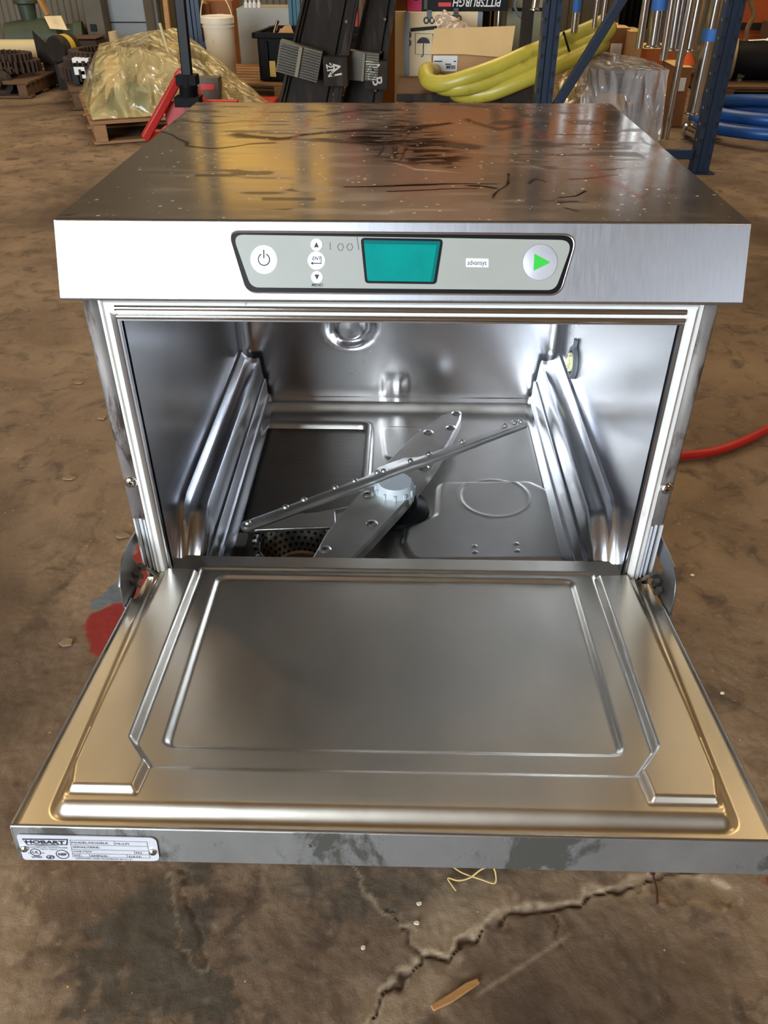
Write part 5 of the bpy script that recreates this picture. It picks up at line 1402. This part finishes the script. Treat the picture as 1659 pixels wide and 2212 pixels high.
# ---- steel tubes hanging from the frame's cross rail
RY = 4.35
m = MB(); m.tube([(.62, RY + .03, 2.35), (2.45, RY + .03, 2.35)], .024, n=16)
for x in (.66, 2.42): m.box((x, RY + .03, 1.18), (.06, .06, 2.34)); m.box((x, RY + .03, .006), (.14, .14, .01))
tag(m.build('tube_stand', dark_steel), 'plain steel stand whose top rail carries the shiny tubes', 'stand')
tubes = [(1395, 1380, 104, .020, 0, 'slim shiny tube, leftmost of the cluster right of the brace'), (1422, 1410, 102, .036, 1, 'thick shiny flanged tube with wide blue tape near its top'),
         (1447, 1432, 130, .020, 0, 'slim shiny tube between the two thick flanged ones, reaching lowest there'), (1462, 1450, 108, .036, 1, 'thick shiny flanged tube just right of the blue-taped one'),
         (1496, 1436, 300, .021, 0, 'long slim shiny tube reaching the floor beside the plastic-wrapped crate'), (1510, 1488, 110, .036, 1, 'thick shiny flanged tube above the orange cone'),
         (1552, 1498, 246, .042, 2, 'longest thick flanged tube with blue tape at mid-height, nearest the far rack upright'),
         (1247, 1240, 70, .020, 3, 'short shiny tube with blue tape seen left of the diagonal brace'), (1290, 1283, 60, .013, 0, 'first of two thin shiny rods above the yellow hose'), (1308, 1300, 58, .013, 0, 'second of two thin shiny rods above the yellow hose'), (1160, 1154, 22, .022, 1, 'shiny flanged tube end just left of the near rack upright')]
for i, (xt, xb, yb3, r_, kind_, lb) in enumerate(tubes):
    yy = RY - .03 + (.25 if kind_ == 2 else 0) + (.05 * (i % 2))
    b = A(xb, yb3, yy) if kind_ != 2 else A(xb, yb3, yy); t = A(xt, 0, yy)
    if i == 4: b[2] = max(b[2], .004)
    k = (2.32 - b[2]) / (t[2] - b[2]); tp = b + (t - b) * k
    b = np.array(b); tp = np.array(tp); dx_ = (tp - b) / np.linalg.norm(tp - b)
    # keep tubes plumb
    tp[0] = b[0] + (tp[0] - b[0]) * .35
    dx_ = (tp - b) / np.linalg.norm(tp - b)
    th_ = thing('steel_tube', lb, 'tube', tuple(b), group='shiny steel tubes')
    m = MB(); m.tube([tuple(b), tuple(tp)], r_, n=20)
    if kind_ in (1, 2): m.lathe([(r_, .012), (r_ * 1.35, .006), (r_ * 1.35, 0), (r_ * .8, 0), (r_ * .8, .01), (0, .01)], tuple(b), tuple(dx_), n=24)
    m.build('pipe', chrome, th_)
    if kind_ == 1 and i == 1:
        q_ = A(1420, 8, yy); m = MB(); m.lathe([(r_ + .002, -.03), (r_ + .002, .03)], tuple(b + dx_ * ((q_[2] - b[2]) / dx_[2])), tuple(dx_), n=24); m.build('tape_band', tape, th_)
    if kind_ == 2:
        q_ = A(1528, 75, yy); m = MB(); m.lathe([(r_ + .002, -.03), (r_ + .002, .03)], tuple(b + dx_ * ((q_[2] - b[2]) / dx_[2])), tuple(dx_), n=24); m.build('tape_band', tape, th_)
    if kind_ == 3:
        q_ = A(1243, 10, yy); m = MB(); m.lathe([(r_ + .002, -.035), (r_ + .002, .035)], tuple(b + dx_ * ((q_[2] - b[2]) / dx_[2])), tuple(dx_), n=24); m.build('tape_band', tape, th_)

# ---- crate of parts under clear film at right
q0 = A(1270, 108, 4.55); q1 = A(1448, 150, 4.2); q2 = A(1400, 300, 4.2)
wc = [(q1[0], 4.2, q1[2]), (q1[0] - .02, 4.2, .01), (q0[0], 4.6, q0[2]), (q0[0] - .12, 4.6, .01), (q1[0] + .03, 4.85, q1[2] - .02), (q1[0], 4.85, .01), tuple(A(1262, 150, 4.15)), tuple(A(1250, 200, 4.1)), (q0[0] - .02, 4.05, .01), (q1[0] - .03, 4.02, .01), (q0[0] + .05, 4.9, q0[2] - .02), (q0[0] - .05, 4.9, .01)]
o = hull(wc, 'wrapped_crate', wrap_clear, None, 4, .014, 6, 4); tag(o, 'tall load wrapped in glossy clear plastic film, behind the diagonal brace', 'wrapped load')
m = MB()
xa, xb_ = float(q0[0]) + .02, float(q1[0]) - .05
for z in (.06, .18, .30, .40):
    m.box(((xa + xb_) / 2, 4.50, z), (xb_ - xa, .25, .02))
for x in (xa, xb_): 
    for y in (4.4, 4.6): m.box((x, y, .206), (.03, .03, .40))
m.box(((xa + xb_) / 2, 4.5, .12), ((xb_ - xa) * .9, .24, .10), mi=1); m.box(((xa + xb_) / 2 + .05, 4.5, .34), ((xb_ - xa) * .8, .24, .07), mi=1); m.box(((xa + xb_) / 2 - .05, 4.5, .24), ((xb_ - xa) * .6, .2, .09), mi=2)
tag(m.build('parts_shelf', [grey_cast, dark_steel, card], bevel=.002), 'small steel shelf of parts inside the clear plastic film', 'shelf')
o = hull([A(x, y, yy) for x, y, yy in ((1215, 160, 4.5), (1275, 140, 4.5), (1270, 225, 4.3), (1200, 240, 4.3), (1250, 150, 4.7), (1210, 230, 4.6))], 'wrapped_bundle', wrap_mat('amber_film', (190, 160, 100), .9), None, 3, .03, 13, 8); tag(o, 'amber plastic-wrapped bundle between the near upright and the clear-wrapped load', 'wrapped bundle')

# ---- cartons between tubes
for i, (x0, x1, y0, y1, yy, mt_, lb) in enumerate(((1312, 1362, 60, 130, 5.4, card_dark, 'dark brown carton behind the top of the clear-wrapped load'), (1362, 1392, 68, 130, 5.3, card, 'light brown carton standing left of the shiny tubes'),
        (1392, 1462, 105, 150, 5.6, pbr('carton_or', (176, 96, 40), .8), 'orange-brown carton showing between the shiny tubes'), (1462, 1496, 145, 262, 5.0, card_dark, 'tall brown carton with a white label between the two longest tubes'))):
    a = A(x0, y0, yy); b = A(x1, y0, yy); zt_ = float(a[2]); m = MB()
    m.box(((a[0] + b[0]) / 2, yy + .17, zt_ / 2 + .001), (b[0] - a[0], .34, zt_ - .004))
    m.box(((a[0] + b[0]) / 2, yy + .17, zt_ - .001), (b[0] - a[0] + .004, .345, .004), mi=1)
    if i in (0, 3): m.box(((a[0] + b[0]) / 2, yy - .002, zt_ * .72), ((b[0] - a[0]) * .5, .003, zt_ * .22), mi=2)
    tag(m.build('carton', [mt_, card_light, white_label], bevel=.004), lb, 'carton', 'cartons behind the tubes')
m = MB(); a = A(1335, 62, 5.6); b = A(1395, 62, 5.6); zc_ = float(a[2]); N_ = 14
pts = [(a[0] + (b[0] - a[0]) * k / N_, 5.6 + .02 * math.sin(k * 2.1)) for k in range(N_ + 1)]
vs = [(x, y, zc_) for x, y in pts] + [(x, y, 2.0) for x, y in pts]; m.add(vs, [(k, k + 1, N_ + k + 2, N_ + k + 1) for k in range(N_)])
tag(m.build('black_sheet', black_pl, solid=.004), 'black sheet hanging left of the shiny tubes', 'sheet')
q_ = A(1487, 128, 5.12); m = MB(); m.lathe([(.045, 0), (.042, .01), (.02, .05), (.008, .08), (.004, .10)], (q_[0], 5.12, float(A(1487, 145, 5.0)[2]) + .001), n=18)
tag(m.build('plastic_funnel', orange), 'small orange plastic funnel standing behind the hanging tubes', 'funnel')
a = A(1476, 150, 4.98); 
q_ = F(1483, 278, .05); m = MB(); m.lathe([(.045, 0), (.05, .01), (.05, .03), (.036, .035), (.036, .16), (.044, .165), (.044, .18), (.030, .18), (.030, .01), (.045, 0)], (q_[0], q_[1] - .02, .052), (.15, -1, .0), n=24)
tag(m.build('pipe_fitting', chrome), 'short shiny pipe fitting lying on the floor left of the far rack upright', 'pipe fitting')
m = MB(); q_ = F(1494, 300); m.box((q_[0], q_[1] + .05, .04), (.07, .05, .075), rz=.5); m.box((q_[0], q_[1] + .05, .08), (.04, .03, .006), rz=.5, mi=1)
tag(m.build('tape_block', [tape, black], bevel=.006), 'small bright blue block on the floor against the far rack upright', 'block')

# ---- blue hoses on the floor at right
c_ = F(1690, 300); 
m = MB(); N_ = 60
pts = []
for k in range(N_ * 2 + 1):
    a = 2 * math.pi * k / N_; rr2 = .50 + .02 * math.sin(a * .5)
    pts.append((c_[0] + .02 + rr2 * 1.0 * math.cos(a), c_[1] + .12 + rr2 * .95 * math.sin(a), .035 + .075 * k / N_ * .9 + .004))
m.tube(pts, .036, n=16)
tag(m.build('blue_hose', blue_hose), 'thick blue hose coiled on the floor at the right edge', 'hose')
m = MB(); q_ = F(1552, 270, .07); m.lathe([(.034, 0), (.034, .02), (.02, .03), (0, .03)], (q_[0] - .01, q_[1] - .04, .02), (0, 0, 1), n=12); tag(m.build('plastic_plug', orange), 'small orange cap beside the blue hose, against the far rack upright', 'cap')

# ---- motor on pallet at far right
MY = 6.6
mp_ = A(1560, 232, 6.3); pallet('wooden_pallet', 'wooden pallet carrying the black motor at the right edge', 1.3, 1.0, (float(F(1560, 235)[0]), 5.75, 0), 0, wood_dark)
mc = A(1618, 130, 6.1); mt2 = thing('electric_motor', 'black electric motor with a fan grille on steel feet at the right edge', 'motor', (mc[0], 6.1, .13))
rM = .125
mz = float(mc[2])
m = MB(); x0_ = float(mc[0]) - .10; m.lathe([(rM * .8, -.04), (rM, 0), (rM, .34), (rM * .96, .36), (rM * .3, .365), (0, .365)], (x0_, 6.1, mz), (1, -.25, 0), n=36); m.build('housing', black_pl, mt2)
m = MB(); cc_ = Vector((x0_, 6.1, mz)) + Vector((1, -.25, 0)).normalized() * .37
m.lathe([(rM * .9, 0), (rM * 1.02, 0), (rM * 1.02, .03), (rM * .9, .03), (rM * .9, 0)], cc_, (1, -.25, 0), n=36)
for k in range(16):
    a = k * math.pi / 8; p_ = cc_ + Vector((.0, 0, 0)) + Vector((.25, 1, 0)).normalized() * math.cos(a) * rM * .9 + Vector((0, 0, 1)) * math.sin(a) * rM * .9
    m.bar(cc_ + (p_ - cc_) * .25, p_, .008, .006)
m.build('fan_grille', grey_cast, mt2)
m = MB(); m.lathe([(.10, -.10), (.14, -.08), (.14, -.01), (.11, .0)], (x0_, 6.1, mz), (1, -.25, 0), n=30); m.build('pump_head', pbr('tan_head', (150, 134, 104), .6, .2, var=.2, vscale=10), mt2)
for dx in (.03, .26):
    m = MB(); m.box((x0_ + dx, 6.02, (mz - rM + .20) / 2 + .01), (.05, .05, mz - rM - .17 if mz - rM > .2 else .04)); m.lathe([(.03, 0), (.02, .02), (.01, .03), (.01, .06)], (x0_ + dx, 6.02, .13), n=14); m.build('foot', grey_cast, mt2)
m = MB(); pts = [A(x, y, 6.3) for x, y in ((1618, -40), (1620, 0), (1627, 20), (1626, 40), (1615, 60), (1612, 85), (1600, 100))]
m.tube(smooth_path(pts), .017, n=10); tag(m.build('dirty_pipe', pbr('tan_pipe', (130, 104, 72), .7, var=.25, vscale=20)), 'kinked dirty tan pipe rising in front of the orange sheet', 'pipe')
m = MB(); a = A(1580, 90, 6.35); m.tube([tuple(a), tuple(A(1700, 86, 6.35))], .014, n=12); m.lathe([(.024, 0), (.024, .03)], tuple(A(1655, 88, 6.35)), (1, 0, 0), n=14); tag(m.build('steel_pipe', chrome), 'thin horizontal steel pipe above the motor', 'pipe')
m = MB(); a = A(1572, 60, 7.2); m.box((a[0] + 1.0, 7.25, .75), (2.0, .06, 1.5)); m.box((a[0] + 1.0, 7.21, .38), (2.0, .03, .05), mi=1); m.box((a[0] + .02, 7.21, .75), (.04, .03, 1.5), mi=1)
tag(m.build('orange_sheet', [orange_wall, dark_steel]), 'tall orange-brown sheet standing behind the motor', 'sheet')
m = MB(); m.box((a[0] + .8, 6.98, .22), (1.1, .3, .42)); m.box((a[0] + .8, 6.82, .30), (1.12, .02, .03), mi=1); tag(m.build('tool_crate', [wood_dark, card], bevel=.004), 'low dark wooden crate behind the motor pallet', 'crate')

# ---- far left machinery
m = MB(); a = A(-40, 107, 7.0); b = A(98, 107, 7.0); m.tube([tuple(a), tuple(b)], .075, n=24); m.lathe([(.076, .0), (.06, .002), (.06, -.03), (0, -.03)], tuple(b), (1, 0, 0), n=24, mi=1)
tag(m.build('long_roll', [cream_tube, card_dark]), 'long cream-coloured roll lying on a pallet at the left edge', 'roll')
m = MB(); z_ = float(a[2]) - .075; m.box((-3.6, 7.05, z_ - .02), (1.9, .5, .035)); 
for x in (-4.4, -3.65, -2.98): m.box((x, 7.05, (z_ - .04) / 2), (.10, .4, z_ - .045))
tag(m.build('timber_bench', wood, bevel=.003), 'low timber bench carrying the long cream roll', 'bench')
def chain(name, cx, cy, z, rx, ry, rz, label, turns=2, nl=46, w=.09):
    m = MB(); rm = Matrix.Rotation(rz, 4, 'Z')
    for t in range(turns):
        for k in range(nl):
            a = 2 * math.pi * k / nl; s_ = 1 - .12 * t
            v_ = rm @ Vector((rx * s_ * math.cos(a), ry * s_ * math.sin(a), 0))
            dr = math.atan2(ry * math.cos(a), -rx * math.sin(a)) + rz
            zz = z + .02 + w * .52 * t + w / 2
            m.box((cx + v_.x, cy + v_.y, zz), (.016, w * .8, w * .9), rz=dr)
            m.box((cx + v_.x * .96, cy + v_.y * .96, zz - w * .2), (.05, .03, w * .3), rz=dr)
    return tag(m.build(name, brown_mach, bevel=.003), label, 'chain')
cc1 = loc2(.33, 1.72, 0); chain('conveyor_chain', cc1[0], cc1[1], .13, .38, .36, RZ1, 'coiled dark toothed conveyor chain on the pallet behind the wrapped load', 3)
cc2 = F(10, 205); chain('conveyor_chain', -3.35, 6.35, .12, .45, .22, 0, 'dark toothed conveyor chain heaped at the left edge below the cream roll', 2)
pallet('wooden_pallet', 'dark wooden pallet under the chain at the left edge', 1.1, .7, (-3.95, 6.0, 0), 0, wood_dark, h=.115)
m = MB(); a = F(12, 205); m.lathe([(.07, 0), (.09, .01), (.09, .05), (.05, .055), (.03, .10), (.03, .16)], (a[0] + .02, a[1] - .05, .09), (.2, -1, .1), n=18)
m.box((a[0] + .02, a[1] + .1, .09), (.10, .35, .10)); tag(m.build('swivel_caster', dark_steel, bevel=.004), 'dark caster wheel sticking out at the left edge of the pallets', 'caster')
# green pump and motors
m = MB(); c_ = A(95, 82, 8.0)
m.lathe([(.05, -.35), (.13, -.33), (.16, -.1), (.16, .15), (.11, .2), (.11, .35), (.05, .40)], c_, (1, .2, 0), n=24)
m.lathe([(.07, 0), (.08, .14), (.11, .15), (.11, .18)], (c_[0] - .1, c_[1], c_[2] + .13), n=18); m.box((c_[0], c_[1], c_[2] - .22), (.6, .3, .10)); m.lathe([(.14, -.04), (.14, .04)], (c_[0] + .35, c_[1], c_[2]), (1, .2, 0), n=20)
m.box((c_[0] - .05, c_[1] + .0, max(c_[2] - .27, .1) / 2), (.9, .4, max(c_[2] - .27, .1) - .01), mi=1)
tag(m.build('green_pump', [green_mach, wood_dark], bevel=.003), 'dark green pump on a timber skid in front of the corrugated wall', 'pump')
m = MB(); f5 = [A(95, 35, 7.95), A(131, 34, 7.95), A(145, 65, 7.85), A(108, 62, 7.85)]
vs = [tuple(k) for k in f5] + [tuple(k + np.array([0, .02, 0])) for k in f5]
m.add(vs, [(3, 2, 1, 0), (4, 5, 6, 7)] + [(i, (i + 1) % 4, 4 + (i + 1) % 4, 4 + i) for i in range(4)])
m.add([tuple(k + np.array([0, .10, -.0])) for k in f5[2:]] + [tuple(k + np.array([0, .02, 0])) for k in f5[2:]], [(0, 1, 3, 2)])
tag(m.build('plywood_scrap', ply, fix=True), 'small tilted plywood square leaning on the green pump', 'board')
m = MB(); m.bar(A(82, -8, 7.8), A(104, 32, 7.8), .07, .03); m.bar(A(84, -8, 7.82), A(90, 0, 7.82), .08, .035); tag(m.build('timber_stick', chip_wood, bevel=.003), 'short timber batten slanting above the plywood square', 'batten')
m = MB(); c_ = A(138, 104, 6.5); m.lathe([(.0, -.11), (.085, -.11), (.095, -.09), (.095, .09), (.085, .11), (0, .11)], c_, (.3, 1, .0), n=24); m.lathe([(.097, -.03), (.097, .03)], c_, (.3, 1, 0), n=24, mi=1)
m.box((c_[0], c_[1], max(.05, c_[2] - .1) / 2), (.14, .16, max(.05, c_[2] - .1))); tag(m.build('yellow_roller', [dark_steel, grey_yel]), 'dark roller with a yellow band on a small block', 'roller')
m = MB(); a = A(150, 125, 7.5); b = A(205, 88, 7.5); m.box(((a[0] + b[0]) / 2, 7.65, b[2] - .10), (b[0] - a[0], .26, .20)); m.box(((a[0] + b[0]) / 2, 7.65, b[2] + .015), (b[0] - a[0] + .02, .27, .012), mi=1)
m.box(((a[0] + b[0]) / 2, 7.65, (b[2] - .21) / 2), ((b[0] - a[0]) * .9, .22, b[2] - .215), mi=1); tag(m.build('dark_carton', [brown_mach, wood_dark], bevel=.004), 'dark brown box behind the coiled chain', 'box')
m = MB(); a = A(84, 135, 6.6); m.prism([(0, 0), (.25, -.02), (.26, .12), (.12, .10), (0, .22)], a, (1, 0, 0), (0, 0, 1), (0, .02, 0)); m.box((a[0] + .11, 6.66, a[2] / 2), (.16, .10, a[2] - .01)); tag(m.build('bent_plate', dark_steel, fix=True), 'bent dark steel plate standing beside the cream roll', 'plate')
m = MB()
for x, y, w_ in ((172, 142, .13), (187, 150, .13)):
    q_ = A(x, y, 5.75); m.box((q_[0], 5.78, q_[2] - .06), (w_, .10, .12)); m.box((q_[0], 5.727, q_[2] - .03), (w_ * .6, .004, .05), mi=1)
q_ = A(175, 130, 5.8); m.box((q_[0], 5.82, q_[2]), (.12, .08, .03), mi=1)
tag(m.build('control_switches', [black, white_label], bevel=.003), 'black switch boxes with white labels on the coiled chain', 'switch box')
m = MB(); a = A(232, 90, 8.2); b = A(322, 90, 8.2); zt_ = 1.35; xw = float(b[0] - a[0]); xc = float(a[0] + b[0]) / 2
m.box((xc, 8.4, .72), (xw, .4, 1.34)); m.box((xc, 8.195, .95), (xw * .98, .01, .72), mi=1); m.box((xc, 8.193, float(A(270, 48, 8.2)[2])), (xw, .01, .01), mi=2)
for s_ in (-1, 1): m.box((xc + s_ * xw * .4, 8.4, .025), (.06, .3, .05), mi=2)
m.box((xc + xw * .38, 8.185, .9), (.02, .02, .12), mi=2)
tag(m.build('steel_cabinet', [grey_cab, pbr('cab_pale', (176, 182, 186), .5, .1), dark_steel], bevel=.006), 'pale grey steel cabinet against the corrugated wall, left of the pallet jack handle', 'cabinet')
m = MB(); a = A(193, 90, 8.0); b = A(232, 90, 8.0); xw = float(b[0] - a[0]); xc = float(a[0] + b[0]) / 2
m.box((xc, 8.15, .42), (xw, .3, .80)); m.box((xc - .02, 7.996, float(A(220, 60, 8)[2])), (.06, .01, .06), mi=1); m.box((xc, 7.99, .62), (xw * .98, .02, .02), mi=2); m.box((xc, 8.15, .835), (xw * .98, .34, .03), mi=2)
tag(m.build('lathe_machine', [pbr('olive_dark', (88, 80, 64), .6, .1, var=.15), black, dark_steel], bevel=.005), 'olive brown machine base left of the pale grey cabinet', 'machine')
m = MB(); a = A(145, 90, 8.3); b = A(205, 58, 8.3); m.box(((a[0] + b[0]) / 2, 8.45, b[2] / 2), (b[0] - a[0], .3, b[2] - .01)); m.box(((a[0] + b[0]) / 2, 8.29, b[2] - .03), (b[0] - a[0] + .02, .02, .04), mi=1)
tag(m.build('red_crate', [pbr('red_brown', (104, 52, 34), .7, var=.1), wood_dark], bevel=.004), 'reddish brown box between the green pump and the olive machine base', 'box')
m = MB(); a = A(335, 0, 7.6); m.tube([(a[0], 7.6, .002), (a[0], 7.6, 1.7)], .035, n=14); m.lathe([(.09, 0), (.09, .02)], (a[0], 7.6, .001), n=16)
for z, s_ in ((.62, 1), (.75, -1), (.88, 1)): m.tube([(a[0], 7.6, z), (a[0] + .18 * s_, 7.55, z + .03)], .02, n=10); m.lathe([(.045, 0), (.05, .03), (.03, .06)], (a[0] + .18 * s_, 7.55, z + .02), n=12)
tag(m.build('valve_stand', grey_cast), 'dark valve manifold on a post right of the pale grey cabinet', 'valve')
m = MB(); a = A(368, 60, 6.0); m.bar(A(364, 62, 6.0), A(356, -10, 6.0), .035, .03); m.bar(A(364, 62, 6.0), (A(364, 62, 6.0)[0] + .03, 6.0, .01), .035, .03); tag(m.build('timber_batten', chip_wood, bevel=.002), 'upright timber batten just left of the jack handle', 'batten')

# ---- unseen fill lamps, added to raise the warm ambient light
for i, (x, y) in enumerate(((-4, 3.5), (4, 3.5), (0, 7.2), (-6.5, -1), (6.5, -1))):
    t = thing('fill_lamp', ['added fill lamp over the left pallets', 'added fill lamp over the rack frame', 'added fill lamp over the steel channels', 'added fill lamp left of the roller door', 'added fill lamp right of the photographer'][i], 'lamp', (x, y, 5.2), group='added fill lamps')
    m = MB(); m.lathe([(.05, .35), (.12, .30), (.24, .02), (.25, 0), (.23, .01), (.10, .28), (0, .29)], (x, y, 5.2), n=28); m.tube([(x, y, 5.5), (x, y, 6.05)], .012, n=8); m.build('shade', grey_cab, t)
    m = MB(); m.lathe([(0, .02), (.08, .04), (.10, .12), (.06, .22), (0, .25)], (x, y, 5.2), n=20, close=False); m.build('bulb', emis('bulb%d' % i, (255, 214, 150), 30), t)
    l = bpy.data.lights.new('fill_lamp_light', 'AREA'); l.shape = 'DISK'; l.size = .40; l.energy = FILL_LAMP_W; l.color = FILL_LAMP_COL
    lo_ = bpy.data.objects.new('fill_lamp_light', l); C.objects.link(lo_); lo_.location = (x, y, 5.17)
